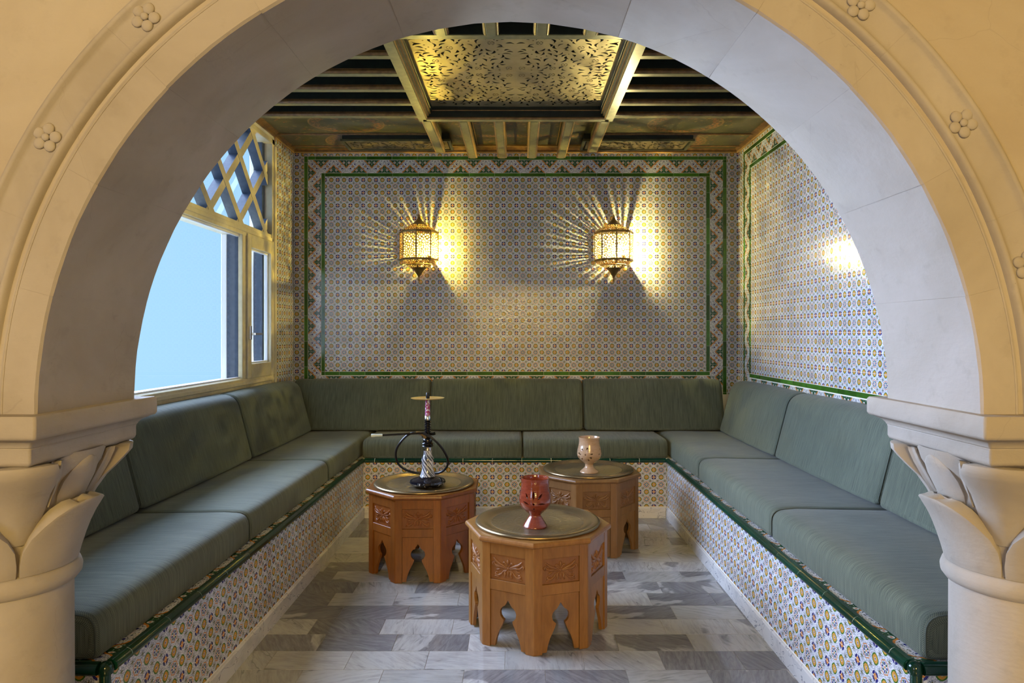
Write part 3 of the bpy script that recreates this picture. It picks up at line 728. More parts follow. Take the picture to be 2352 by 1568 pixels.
def curve_mesh(name, outer, holes, th):
    """a sheet of thickness 2*th with holes cut through it"""
    from mathutils.geometry import delaunay_2d_cdt
    loops = [outer]+holes; V, E_ = [], []
    for pl in loops:
        b = len(V); n = len(pl); V += [Vector(p[:2]) for p in pl]; E_ += [(b+i, b+(i+1) % n) for i in range(n)]
    vo, eo, fo, *_r = delaunay_2d_cdt(V, E_, [], 0, 1e-6)
    boxes = [(min(p[0] for p in h), max(p[0] for p in h), min(p[1] for p in h), max(p[1] for p in h), h) for h in holes]
    def inside(x, y, h):
        c = False; j = len(h)-1
        for i in range(len(h)):
            if (h[i][1] > y) != (h[j][1] > y) and x < (h[j][0]-h[i][0])*(y-h[i][1])/(h[j][1]-h[i][1])+h[i][0]: c = not c
            j = i
        return c
    keep = []
    for f in fo:
        x = sum(vo[i][0] for i in f)/3; y = sum(vo[i][1] for i in f)/3
        if not any(q[0] <= x <= q[1] and q[2] <= y <= q[3] and inside(x, y, q[4]) for q in boxes): keep.append(tuple(f))
    n = len(vo); W = [(v[0], v[1], th) for v in vo]+[(v[0], v[1], -th) for v in vo]
    cnt = {}
    for f in keep:
        for i in range(3): e = (f[i], f[(i+1) % 3]); cnt[e] = 1
    Fs = keep+[(f[2]+n, f[1]+n, f[0]+n) for f in keep]+[(e[1], e[0], e[0]+n, e[1]+n) for e in cnt if (e[1], e[0]) not in cnt]
    me = bpy.data.meshes.new(name); me.from_pydata(W, [], Fs); me.update(); return me
def leafpoly(cx, cy, L, wd, a, curv):
    top, bot = [], []
    for i in range(6):
        t = i/5; hw = wd*sin(pi*t**.8)*.5; x = (t-.5)*L; y = curv*L*(4*t*(1-t))*.5
        top.append((x, y+hw)); bot.append((x, y-hw))
    pts = top+bot[-2:0:-1]; return [(cx+x*cos(a)-y*sin(a), cy+x*sin(a)+y*cos(a)) for x, y in pts]
def arcpoly(cx, cy, r0, r1, a0, a1, n=5):
    return [(cx+r1*cos(a0+(a1-a0)*i/n), cy+r1*sin(a0+(a1-a0)*i/n)) for i in range(n+1)]+[(cx+r0*cos(a1-(a1-a0)*i/n), cy+r0*sin(a1-(a1-a0)*i/n)) for i in range(n+1)]
def foliage(W, H, rng, cell=.042, ros=()):
    holes = []; occ = []
    for cx, cy in ros:
        for q in range(4): holes.append(arcpoly(cx, cy, .0135, .0185, q*pi/2+.2, q*pi/2+1.35))
        holes.append([(cx+.005*cos(a*pi/3), cy+.005*sin(a*pi/3)) for a in range(6)]); occ.append((cx, cy, .024))
    # stems from which pairs of curved leaves grow
    def fieldang(x, y):
        vx, vy = 0, 0
        for cx, cy, s in ((W*.75, H*.2, 1), (W*.25, H*.75, -1), (W*.8, H*.8, 1), (W*.15, H*.2, -1)):
            dx, dy = x-cx, y-cy; d = dx*dx+dy*dy+.004; vx += -s*dy/d+.35*dx/d; vy += s*dx/d+.35*dy/d
        return atan2(vy, vx)
    y = cell*.5; r = 0
    while y < H-cell*.35:
        x = cell*(.5 if r % 2 else .85)
        while x < W-cell*.35:
            px, py = x+rng.uniform(-.006, .006), y+rng.uniform(-.005, .005); a = fieldang(px, py)+(.55 if (r+int(x/cell)) % 2 else -.55)
            L = rng.uniform(.034, .054); ok = all((px-o[0])**2+(py-o[1])**2 > (o[2]+L*.36)**2 for o in occ)
            if ok:
                if rng.random() < .10: holes.append([(px+.005*cos(t*pi/4), py+.0042*sin(t*pi/4)) for t in range(8)])
                else: holes.append(leafpoly(px, py, L, rng.uniform(.011, .0165), a, rng.choice((-.45, .45))))
            x += cell
        y += cell*.56; r += 1
    keep, pts = [], []
    for h in holes:
        if not all(.003 < p[0] < W-.003 and .003 < p[1] < H-.003 for p in h): continue
        if len(h) == 12 or len(h) == 6 or all((p[0]-q[0])**2+(p[1]-q[1])**2 > .0034**2 for p in h for q in pts): keep.append(h); pts += h
    return keep
QW, QH = (CX1-CX0-.11)/2, (CY1-CY0-.05)/2
rng = random.Random(3)
qm = curve_mesh('pierced_sheet', [(0, 0), (QW-.001, 0), (QW-.001, QH-.001), (0, QH-.001)], foliage(QW, QH, rng, .046, ((.035, .05), (.20, .045), (.26, .09), (.33, .30), (.12, .36), (.42, .14))), .0012)
qm.materials.append(SHEET)
ps = thing('pierced_ceiling_sheet', 'pierced brass coloured metal sheets with leaf cutouts over the seating', 'ceiling panel', ((CX0+CX1)/2, (CY0+CY1)/2, 2.682))
for sx_ in (1, -1):
    for sy in (1, -1):
        o = obj('pierced_sheet', qm, None, ps, (0, 0, 0), (radians(.35*sy), radians(-.5*sx_), 0), (sx_, sy, 1))
# ventilation grilles at the back
gm = curve_mesh('grille_sheet', [(0, 0), (.74, 0), (.74, .235), (0, .235)], foliage(.74, .235, rng, .040), .001); gm.materials.append(m_darkpaint('aged_grille_metal', (.10, .075, .032), (.17, .125, .05), .4))
for x0, x1, lab in ((-1.285, -.49, 'long pierced grille box under the painted boards, window side'), (.468, 1.278, 'long pierced grille box under the painted boards, tiled wall side')):
    g = thing('ceiling_grille', lab, 'grille', ((x0+x1)/2, 5.035, 2.646), 0, 'pierced grilles at the back of the ceiling'); hw = (x1-x0)/2
    for a in ((-hw, hw, -.13, -.112), (-hw, hw, .115, .13), (-hw, -hw+.02, -.112, .115), (hw-.02, hw, -.112, .115)):
        obj('grille_frame', bbox(*a, 0, .016, .002, 1), OLIVE, g)
    obj('grille_sheet', gm, None, g, (-.37, -.115, .008)); obj('grille_backing', B(-hw+.01, hw-.01, -.115, .12, .014, .065), BEAMD, g)

# ------------------------------------------------------------------ tiled bench
bn = thing('tiled_bench', 'U shaped built-in bench faced with patterned tiles and a dark green edge', 'bench')
YE = 1.745
bm = B(XL+.001, BXL, YE, YB-.006, 0, .395); box(bm, BXR, XR-.006, YE, YB-.006, 0, .395); box(bm, BXL, BXR, BY, YB-.006, 0, .395); obj('body', bm, GROUT, bn)
T = [('left', (BXL, 0, 0), grid(YE, BY, .072, .377, .032, -.023)), ('right', (BXR, BY, 0), grid(0, BY-YE, .072, .377, 0, -.023)), ('back', (0, BY, 0), grid(BXL+.004, BXR-.004, .072, .377, -.975, -.023)),
     ('back', (0, YE, 0), grid(-1.6, BXL-.02, .072, .377, -1.077-.6, -.023)), ('back', (0, YE, 0), grid(BXR+.02, 1.58, .072, .377, BXR+.02, -.023))]
for f, o, t in T: lay(bn, f, o, t, 300, 'tile')
for x, s in ((BXL, -1), (BXR, 1)):
    n = 0; y = YE
    for t in run(YE+.03, BY, 0, .1, .032, .1, ZIG):
        x0 = x+(-.113 if s < 0 else .013); obj('ledge_tile', tile_mesh(.1, t[2], (0, 0, 1, 1) if n % 2 else (1, 0, 0, 1), ZIG), None, bn, (x0, t[0], .3955)); n += 1
cap = [(-.004, 0), (.008, .0015), (.0125, .007), (.0135, .014), (.011, .021), (.005, .027), (-.004, .030), (-.014, .0285), (-.016, .018), (-.004, .018)]
gcap = [(-.004, .0), (.0068, .0022), (.0112, .0074), (.0122, .014), (.0099, .0203), (.0044, .0259), (-.004, .0288), (-.0135, .0273), (-.0155, .018), (-.004, .018)]
for p0, p1, d in (((BXL+.005, YE+.024, .377), (BXL+.005, BY, .377), (1, 0, 0)), ((BXR-.005, YE+.024, .377), (BXR-.005, BY, .377), (-1, 0, 0)), ((BXL, BY-.005, .377), (BXR, BY-.005, .377), (0, -1, 0)), ((-1.45, YE-.005, .377), (BXL-.026, YE-.005, .377), (0, -1, 0)), ((BXR+.026, YE-.005, .377), (1.41, YE-.005, .377), (0, -1, 0))):
    smooth(obj('edge_grout', sweep_line(gcap, p0, p1, d), GROUT, bn), 50)
def capper(p0, p1, d, name='edge_tile'): smooth(obj(name, sweep_line(cap, p0, p1, d), DGREEN, bn), 50)
y = .032+1.8
pts = [YE+.016]+[.032+.2*i for i in range(9, 23)]+[BY-.012]
for a, b in zip(pts, pts[1:]):
    capper((BXL+.005, a+.0015, .377), (BXL+.005, b-.0015, .377), (1, 0, 0)); 
pts = [YE+.016]+[BY-.2*i for i in range(14, 0, -1)]+[BY-.012]
pts = [p for i, p in enumerate(pts) if i == 0 or p > YE+.03]
for a, b in zip(pts, pts[1:]): capper((BXR-.005, a+.0015, .377), (BXR-.005, b-.0015, .377), (-1, 0, 0))
pts = [BXL+.01]+[-.975+.2*i for i in range(0, 10)]+[BXR-.01]
for a, b in zip(pts, pts[1:]): capper((a+.0015, BY-.005, .377), (b-.0015, BY-.005, .377), (0, -1, 0))
for a, b in ((-1.25, BXL-.018), (-1.45, -1.25), (BXR+.018, 1.21), (1.21, 1.41)): capper((a+.001, YE-.005, .377), (b-.001, YE-.005, .377), (0, -1, 0))
for x, s in ((BXL, 1), (BXR, -1)):
    cc = lathe([(.0, .0), (.0175, .0), (.019, .010), (.0175, .020), (.011, .029), (0, .032)], 20); smooth(obj('corner_cap', cc, DGREEN, bn, (x-s*.004, YE+.004, .377)))
    smooth(obj('corner_bead', lathe([(.0, .072), (.014, .072), (.014, .374), (0, .374)], 16), DGREEN, bn, (x-s*.008, YE+.006, 0)))
# marble skirting
def skirt(p0, p1, d, L=.6):
    p0, p1 = Vector(p0), Vector(p1); n = max(1, round((p1-p0).length/L)); u = (p1-p0)/n
    for i in range(n):
        a, b = p0+u*i+u.normalized()*.0006, p0+u*(i+1)-u.normalized()*.0006; m = (a+b)/2
        bm = sweep_line([(0, 0), (.010, 0), (.010, .066), (.007, .070), (0, .070)], a-m, b-m, d); obj('skirting_stone', bm, SKIRT, bn, m)
skirt((BXL, YE, 0), (BXL, BY, 0), (1, 0, 0)); skirt((BXR, YE, 0), (BXR, BY, 0), (-1, 0, 0)); skirt((BXL+.012, BY, 0), (BXR-.012, BY, 0), (0, -1, 0), .4)
skirt((-1.42, YE, 0), (BXL, YE, 0), (0, -1, 0)); skirt((BXR, YE, 0), (1.39, YE, 0), (0, -1, 0))

# ------------------------------------------------------------------ cushions
def rounded(pts, rad, n=5):
    """round the corners of a polygon; rad per corner"""
    out = []; k = len(pts)
    for i in range(k):
        p, a, b = Vector(pts[i]), Vector(pts[i-1]), Vector(pts[(i+1) % k]); r = rad[i]
        if r <= 0: out.append(p); continue
        u, v = (a-p).normalized(), (b-p).normalized(); s, e = p+u*r, p+v*r
        for j in range(n+1):
            t = j/n; out.append((1-t)**2*s+2*t*(1-t)*p+t*t*e)
    return out
def cushion(prof, L, er=.022, bulge=.004):
    """profile (out, up) extruded along local x from 0 to L, ends rounded over"""
    P = prof; n = len(P); cx = sum(p[0] for p in P)/n; cy = sum(p[1] for p in P)/n
    hx = (max(p[0] for p in P)-min(p[0] for p in P))/2; hy = (max(p[1] for p in P)-min(p[1] for p in P))/2
    per = [0]
    for i in range(n): per.append(per[-1]+(Vector(P[(i+1) % n])-Vector(P[i])).length)
    st = [(0, er)]+[(er*(1-cos(a)), er*(1-sin(a))) for a in (pi/8, pi/4, 3*pi/8)]+[(er, 0)]
    m = 10; mid = [(er+(L-2*er)*i/m, -bulge*sin(pi*i/m)) for i in range(1, m)]
    S = st+mid+[(L-x, e) for x, e in st[::-1]]
    bm = bmesh.new(); uvl = bm.loops.layers.uv.new(); rows_ = []
    for x, e in S:
        kx, ky = 1-e/hx, 1-e/hy
        rows_.append([bm.verts.new((x, cx+(p[0]-cx)*kx, max(cy+(p[1]-cy)*ky, min(0, 0)))) for p in P])
    for i in range(len(S)-1):
        for j in range(n):
            f = bm.faces.new((rows_[i][j], rows_[i+1][j], rows_[i+1][(j+1) % n], rows_[i][(j+1) % n]))
            for lp, (uu, vv) in zip(f.loops, ((S[i][0], per[j]), (S[i+1][0], per[j]), (S[i+1][0], per[j+1]), (S[i][0], per[j+1]))): lp[uvl].uv = (uu, vv)
    for row in (rows_[0][::-1], rows_[-1]):
        f = bm.faces.new(row)
        for lp in f.loops: lp[uvl].uv = (lp.vert.co.y, lp.vert.co.z)
    bmesh.ops.recalc_face_normals(bm, faces=bm.faces[:]); return bm
def piping(prof, x, parent, er=.022):
    P = prof; n = len(P); cx = sum(p[0] for p in P)/n; cy = sum(p[1] for p in P)/n
    hx = (max(p[0] for p in P)-min(p[0] for p in P))/2; hy = (max(p[1] for p in P)-min(p[1] for p in P))/2
    e = er*.30; pts = [(x, cx+(p[0]-cx)*(1-e/hx), cy+(p[1]-cy)*(1-e/hy)) for p in P]
    o = obj('seam', tube(pts+[pts[0]], .0022, 5, caps=False), FABRIC, parent); 
    for p in o.data.polygons: p.use_smooth = True
def add_cushion(name, label, prof, L, loc, rz, group, er=.022, flip=False, bulge=.004):
    t = cushion(prof, L, er, bulge); o = obj(name, t, FABRIC, None, loc, (0, 0, rz)); smooth(o, 60)
    tag(o, label, 'cushion', group); piping(prof, er*.25, o, er); piping(prof, L-er*.25, o, er); return o
TH = .128; ZS = .3985
seatS = rounded([(0, 0), (.655, 0), (.655, TH-.01), (.10, TH), (0, TH-.006)], [.018, .01, .03, 0, .052])
seatB = rounded([(0, 0), (.615, 0), (.615, TH-.01), (.10, TH), (0, TH-.006)], [.018, .01, .03, 0, .052])
# local frames: x along the bench, y (out) away from the seat's front edge, z up
def mirr(p): return [(-a, b) for a, b in p]
SG = 'seat cushions on the tiled bench'; BG = 'back cushions along the bench'
EX = .003
# left bench: local x -> +Y, local y -> -X : rz = 90deg
for y0, y1, lab in ((1.765, 2.79, 'green woven seat cushion nearest the camera on the window side bench'), (2.79, 3.94, 'green woven seat cushion in the middle of the window side bench'), (3.94, 5.30, 'green woven seat cushion in the window side corner of the bench')):
    add_cushion('seat_cushion', lab, seatS, y1-y0-EX*2, (-1.098, y0+EX, ZS), pi/2, SG)
for y0, y1, lab in ((1.762, 2.84, 'grey green seat cushion nearest the camera on the tiled wall side bench'), (2.84, 3.99, 'grey green seat cushion in the middle of the tiled wall side bench'), (3.99, 5.30, 'grey green seat cushion in the tiled wall side corner of the bench')):
    add_cushion('seat_cushion', lab, mirr(seatS), y1-y0-EX*2, (1.056, y0+EX, ZS), pi/2, SG)
for x0, x1, lab in ((-1.075, .03, 'green seat cushion on the back bench behind the hookah'), (.03, 1.035, 'green seat cushion on the back bench behind the beige goblet')):
    add_cushion('seat_cushion', lab, seatB, x1-x0-EX*2, (x0+EX, 4.665, ZS), 0, SG)
ZK = ZS+TH+.0045
def backprof(t0, t1, h, r=.055): return rounded([(0, 0), (t0, 0), (t0, h), (t0-t1, h)], [.022, .005, .03, r], 6)
bs = backprof(.225, .125, .374, .075)
for y0, y1, lab in ((1.77, 2.775, 'green back cushion below the big window pane, partly behind the stone column'), (2.775, 3.94, 'long green back cushion below the big window pane'), (3.94, 5.065, 'olive lit green back cushion in the corner below the casement')):
    add_cushion('back_cushion', lab, bs, y1-y0-EX*2, (-1.530, y0+EX, ZK), pi/2, BG, .03)
for y0, y1, lab in ((1.77, 2.84, 'grey green back cushion partly behind the tiled wall side column'), (2.84, 3.99, 'long grey green back cushion along the tiled wall'), (3.99, 5.075, 'grey green back cushion in the tiled wall corner')):
    add_cushion('back_cushion', lab, mirr(bs), y1-y0-EX*2, (1.496, y0+EX, ZK), pi/2, BG, .03)
bb = backprof(.235, .125, .374, .07)
for x0, x1, lab in ((-1.72, -.668, 'green back cushion on the back wall, window side'), (-.668, .492, 'green back cushion in the middle of the back wall'), (.492, 1.56, 'green back cushion on the back wall, tiled wall side')):
    add_cushion('back_cushion', lab, bb, x1-x0-EX*2, (x0+EX, 5.078, ZK), 0, BG, .03)

# ------------------------------------------------------------------ carved octagonal tables
HT = .441
def carving():
    bm = bmesh.new(); W, H = .070, .043
    def stroke(pts, r0, r1, r2):
        P = spline([(x*W, 0, y*H) for x, y in pts], 4); n = len(P)
        R_ = [2.15*(r0+(r1-r0)*(2*i/n) if i < n/2 else r1+(r2-r1)*(2*i/n-1)) for i in range(n)]
        tube(P, R_, 6, bm, True, .8)
    for s in (-1, 1):
        S = lambda L: [(s*x, y) for x, y in L]
        stroke(S([(.05, .0), (.35, .25), (.65, .45), (.92, .85)]), .0012, .0042, .0012)
        stroke(S([(.08, -.05), (.40, .10), (.72, .15), (.93, .40)]), .0012, .0036, .0014)
        stroke(S([(.80, .50), (.95, .42), (.97, .22), (.88, .12)]), .0012, .0030, .001)
        stroke(S([(.03, .12), (.15, .45), (.28, .52), (.34, .40)]), .001, .0028, .001)
        stroke(S([(.06, -.12), (.20, -.35), (.18, -.62), (.24, -.85)]), .001, .0034, .0012)
        stroke(S([(.10, -.15), (.30, -.30), (.42, -.55), (.62, -.72), (.80, -.62), (.74, -.48), (.64, -.52)]), .001, .0030, .001)
        stroke(S([(.42, -.62), (.60, -.85), (.78, -.82), (.88, -.92)]), .001, .0026, .001)
        stroke(S([(.45, -.02), (.60, -.18), (.76, -.22)]), .001, .0026, .001)
    stroke([(0, .30), (0, .55), (0, .85)], .001, .0040, .0014)
    stroke([(0, -.25), (0, -.5), (0, -.8)], .001, .0026, .001)
    bmesh.ops.create_uvsphere(bm, u_segments=12, v_segments=8, radius=.0058, matrix=Matrix.Diagonal((1, .7, 1, 1)))
    me = bpy.data.meshes.new('carving'); bm.to_mesh(me); bm.free()
    for p in me.polygons: p.use_smooth = True
    return me
CARV = carving()
RB = .300; AP = RB*cos(pi/8); SIDE = 2*RB*sin(pi/8)
def table(loc, th, wood, label):
    t = thing('octagonal_table', label, 'table', (*loc, 0), th, 'carved octagonal tables')
    R = .316
    def octo(r, z, bm): return [bm.verts.new((r*sin(k*pi/4), -r*cos(k*pi/4), z)) for k in range(8)]
    bm = bmesh.new(); pr = [(R-.012, .4175), (R-.005, .4195), (R-.001, .424), (R, .430), (R-.002, .436), (R-.008, .4405), (R-.013, .441)]
    rg = [octo(r, z, bm) for r, z in pr]
    for a, b in zip(rg, rg[1:]):
        for i in range(8): bm.faces.new((a[i], a[(i+1) % 8], b[(i+1) % 8], b[i]))
    bm.faces.new(rg[0][::-1]); bm.faces.new(rg[-1])
    top = obj('tabletop', bm, wood, t)
    pw = .036; hw = SIDE/2
    # corner posts
    post = []
    v = Vector((0, -RB)); for_a = []
    dl = Vector((-cos(pi/8), sin(pi/8))); dr = Vector((cos(pi/8), sin(pi/8)))
    nl = Vector((sin(pi/8), cos(pi/8))); nr = Vector((-sin(pi/8), cos(pi/8)))
    pts = [v+dl*.003, v+dr*.003, v+dr*pw, v+dr*pw+nr*.018, v+Vector((0, .022)), v+dl*pw+nl*.018, v+dl*pw]
    pm = bpy.data.meshes.new('leg'); bm = prism([tuple(p) for p in pts], 0, .4175); bmesh.ops.bevel(bm, geom=[e for e in bm.edges if abs(e.verts[0].co.z-e.verts[1].co.z) < 1e-6 and e.verts[0].co.z < .01], offset=.002, segments=1, affect='EDGES'); bm.to_mesh(pm); bm.free(); pm.materials.append(wood)
    iw = hw-pw
    half = [(iw-.021, .008), (iw-.026, .035), (iw-.034, .058), (iw-.046, .082), (iw-.055, .100), (iw-.059, .110), (.0195, .116), (.027, .121), (.034, .131), (.0365, .144), (.033, .157), (.024, .167), (.0165, .171), (.0115, .178), (.005, .188), (0, .196)]
    half[0] = (iw-.020, .006)
    jw = iw-.0014; out = [(-jw, .006), (-jw, .228), (jw, .228), (jw, .006)]+half+[(-x, z) for x, z in half[-2::-1]]
    bm = bmesh.new(); a = [bm.verts.new((x, -AP+.005, z)) for x, z in out]; b = [bm.verts.new((x, -AP+.019, z)) for x, z in out]; n = len(out)
    bm.faces.new(a); bm.faces.new(b[::-1])
    for i in range(n): bm.faces.new((a[i], b[i], b[(i+1) % n], a[(i+1) % n]))
    bmesh.ops.recalc_face_normals(bm, faces=bm.faces[:]); sm = bpy.data.meshes.new('side_panel'); bm.to_mesh(sm); bm.free(); sm.materials.append(wood)
    bm = bbox(-iw, iw, -AP+.001, -AP+.017, .3715, .4175, .001, 1); rt = bpy.data.meshes.new('rail'); bm.to_mesh(rt); bm.free(); rt.materials.append(wood)
    bm = bbox(-iw, iw, -AP+.001, -AP+.017, .2300, .2715, .001, 1); rm = bpy.data.meshes.new('rail'); bm.to_mesh(rm); bm.free(); rm.materials.append(wood)
    bm = B(-iw, iw, -AP+.0095, -AP+.017, .2715, .3715); box(bm, -iw+.002, iw-.002, -AP+.0075, -AP+.0095, .2735, .3695)
    cm = bpy.data.meshes.new('carved_panel'); bm.to_mesh(cm); bm.free(); cm.materials.append(CARVE[wood.name])
    cv = CARV.copy(); cv.materials.clear(); cv.materials.append(CARVE[wood.name])
    for k in range(8):
        obj('leg', pm, None, t, (0, 0, 0), (0, 0, k*pi/4))
        a = k*pi/4+pi/8
        obj('side_panel', sm, None, t, (0, 0, 0), (0, 0, a)); obj('rail', rt, None, t, (0, 0, 0), (0, 0, a)); obj('rail', rm, None, t, (0, 0, 0), (0, 0, a))
        c = obj('carved_panel', cm, None, t, (0, 0, 0), (0, 0, a)); obj('carving', cv, None, c, (0, -AP+.0075, .321))
    return t
T1 = (.0837, 2.933); T2 = (-.5105, 3.687); T3 = (.419, 4.063)
table(T1, -.079, WOODF, 'honey coloured carved octagonal table in front, holding the red goblet')
table(T2, .024+pi/8, WOODL, 'red brown carved octagonal table holding the hookah')
table(T3, .066+pi/8, WOODR, 'paler tan carved octagonal table holding the beige goblet')
def tray(xy, label):
    p = [(0, .003), (.150, .003), (.207, .003), (.216, .0045), (.230, .011), (.245, .0145), (.258, .0145), (.266, .011), (.2685, .006), (.2685, .0035), (.262, .0045), (.245, .0105), (.232, .007), (.217, .0008), (.207, 0), (0, 0)]
    o = obj('round_tray', lathe(p, 72), BRASS, None, (*xy, HT+.0005)); smooth(o, 60); tag(o, label, 'tray', 'engraved metal trays')
tray(T1, 'engraved round metal tray on the front table under the red goblet'); tray(T2, 'engraved round metal tray under the hookah'); tray(T3, 'engraved round metal tray under the beige goblet')

# ------------------------------------------------------------------ goblets with cut-outs
def goblet(name, prof, cuts, mat, loc, label, rz):
    outer = spline([(r, 0, z) for r, z in prof], 5); pr = [(max(p.x, .0005), p.z) for p in outer]
    zt = pr[-1][1]; zf = prof[3][1]+.008
    inner = [(max(r-.0055, .004), z+.0) for r, z in pr if z > zf+.012]
    full = [(0, 0)]+pr+[(inner[-1][0]+.0028, zt+.0015)]+inner[::-1]+[(0, zf+.010)]
    o = obj(name, lathe(full, 56), mat, None, loc); smooth(o, 45)
    cb = bmesh.new()
    for az, z, L, wd, ang, kind in cuts:
        # cutter: leaf prism along the local radial direction
        if kind == 'leaf': pts = [((t-.5)*L, wd*sin(pi*t)*.5) for t in [i/8 for i in range(9)]]; pts = pts+[(x, -y) for x, y in pts[-2:0:-1]]
        elif kind == 'drop': pts = [((t-.5)*L, wd*sin(pi*t**1.8)*.5) for t in [i/8 for i in range(9)]]; pts = pts+[(x, -y) for x, y in pts[-2:0:-1]]
        else: pts = [(L*.5*cos(i*pi/4), L*.5*sin(i*pi/4)) for i in range(8)]
        rad = Vector((sin(az), -cos(az), 0)); tn = Vector((cos(az), sin(az), 0)); up = Vector((0, 0, 1))
        a, b = [], []
        for x, y_ in pts:
            q = tn*(x*cos(ang)-y_*sin(ang))+up*(z+x*sin(ang)+y_*cos(ang)); a.append(cb.verts.new(q+rad*.035)); b.append(cb.verts.new(q+rad*.085))
        n = len(pts); cb.faces.new(a[::-1]); cb.faces.new(b)
        for i in range(n): cb.faces.new((a[i], a[(i+1) % n], b[(i+1) % n], b[i]))
    bmesh.ops.recalc_face_normals(cb, faces=cb.faces[:]); co = obj('cutter', cb, None)
    o.rotation_euler = (0, 0, 0); co.location = loc
    md = o.modifiers.new('b', 'BOOLEAN'); md.object = co; md.operation = 'DIFFERENCE'; md.solver = 'EXACT'; md.use_self = True
    bpy.context.view_layer.update(); dg = bpy.context.evaluated_depsgraph_get()
    me = bpy.data.meshes.new_from_object(o.evaluated_get(dg)); o.modifiers.clear(); old = o.data; o.data = me; me.materials.clear(); me.materials.append(mat)
    bpy.data.objects.remove(co); smooth(o, 40); o.rotation_euler = (0, 0, rz); tag(o, label, 'goblet', 'pottery goblets with cut-outs'); return o
gp = [(.050, 0), (.0515, .004), (.047, .012), (.033, .033), (.0255, .046), (.027, .053), (.040, .065), (.056, .080), (.0640, .095), (.0668, .113), (.0650, .134), (.0605, .155), (.0580, .178), (.0585, .192), (.0605, .2035)]
cuts = []
for base in (-.12, pi-.12):
    cuts += [(base, .142, .040, .0095, pi/2, 'leaf'), (base+.42, .137, .036, .0095, radians(48), 'leaf'), (base-.47, .137, .034, .0080, radians(118), 'leaf'),
             (base+.52, .107, .036, .0075, radians(-4), 'leaf'), (base-.52, .110, .034, .0080, radians(160), 'leaf'), (base, .107, .009, 0, 0, 'dot'), (base+.01, .087, .007, 0, 0, 'dot'), (base, .076, .006, 0, 0, 'dot')]
goblet('clay_goblet', gp, cuts, REDC, (.0715, 2.852, HT+.0036), 'red brown glazed clay goblet with leaf cut-outs on the front table', 0)
gp2 = [(.0525, 0), (.0545, .003), (.051, .009), (.037, .021), (.027, .031), (.0245, .042), (.0265, .050), (.042, .063), (.060, .080), (.0695, .097), (.0714, .114), (.0680, .138), (.0620, .162), (.0600, .182), (.0615, .196), (.0640, .2045)]
cuts = []
for base in (-.42, 1.35, 3.1, 4.7):
    for i, a in enumerate((-30, 8, 75, 128, 180, 225, 300, 335)):
        ar = radians(a); d = .034; cuts.append((base+d*cos(ar)/.07*1.0, .112+d*sin(ar), .019, .0085, ar, 'drop'))
    cuts.append((base, .112, .0085, 0, 0, 'dot'))
goblet('clay_goblet', gp2, cuts, BEIGEC, (.416, 3.972, HT+.0036), 'beige glazed clay goblet with small drop cut-outs on the tan table', .0)

# ------------------------------------------------------------------ hookah
hx, hy, hz = -.480, 3.605, HT+.0036
hk = thing('hookah', 'black hookah with streaked white glass neck and gold plate', 'hookah', (hx, hy, hz))
def zz(px): return ZC-(px-PY)*hy/F-hz
o = smooth(obj('glass_base', lathe([(0, 0), (.052, 0), (.074, .005), (.090, .014), (.0955, .023), (.092, .033), (.078, .040), (.058, .045), (.046, .050), (.040, .056)], 48), SPECK, hk)); o['label'] = 'black speckled glass base'
ne = spline([(.041, 0, .055), (.034, 0, .072), (.0285, 0, .098), (.0300, 0, .122), (.0325, 0, .140), (.0275, 0, .158), (.0215, 0, .174), (.0215, 0, .195)], 5)
o = smooth(obj('glass_neck', lathe([(p.x, p.z) for p in ne], 40), SWIRL, hk)); o['label'] = 'white streaked glass neck'
smooth(obj('neck_collar', lathe([(.0225, .190), (.0232, .192), (.0232, .209), (.021, .211)], 32), CHROME, hk))
smooth(obj('seal_rings', lathe([(.02, .209), (.029, .210), (.031, .214), (.029, .218), (.026, .219), (.030, .222), (.031, .227), (.028, .231), (.024, .234), (.026, .240), (.024, .250), (.018, .258), (.014, .262)], 32), BLACK, hk))
st = [(.013, .255), (.013, .285)]
for i in range(5): z0 = .285+i*.0125; st += [(.012, z0), (.0175, z0+.003), (.0175, z0+.007), (.012, z0+.010)]
st += [(.0165, .348), (.0165, .352), (.0, .353)]
smooth(obj('ribbed_stem', lathe(st, 28), BLACK, hk), 30)
smooth(obj('metal_ring', lathe([(.0165, .350), (.0165, .356), (.0145, .373), (.013, .375)], 28), CHROME, hk))
o = smooth(obj('sleeve', lathe([(.0135, .373), (.0135, .376), (.0120, .455), (.0135, .459), (.0125, .462)], 28), SLEEVE, hk)); o['label'] = 'tube sleeve with red and violet flowers'
smooth(obj('ash_plate', lathe([(0, .462), (.080, .4635), (.0875, .467), (.089, .4685), (.087, .4690), (.079, .4655), (0, .4645)], 48), GOLDP, hk))
smooth(obj('bowl_adapter', lathe([(.0105, .464), (.0105, .472), (.0075, .497), (0, .4975)], 24), BLACK, hk))
smooth(obj('release_valve', tube([(.012, -.002, .277), (.030, -.004, .278), (.040, -.005, .281)], [.007, .008, .0085], 12), BLACK, hk))
smooth(obj('hose_port', tube([(-.010, -.004, .262), (-.022, -.010, .268), (-.030, -.012, .268)], [.010, .0095, .0085], 12), BLACK, hk))
def hp(zx, zy, dy=0):  # a point from the picture around the hookah at its own depth
    px, py = 840+zx/5.6, 860+zy/5.6; d = hy+dy
    return ((px-PX)*d/F-hx, dy, ZC-(py-PY)*d/F-hz)
smooth(obj('hose_sheath', tube(spline([hp(770, 815, -.012), hp(735, 775, -.016), hp(690, 752, -.02), hp(650, 745, -.02)], 5), [.0082]*16, 12), HSHE, hk))
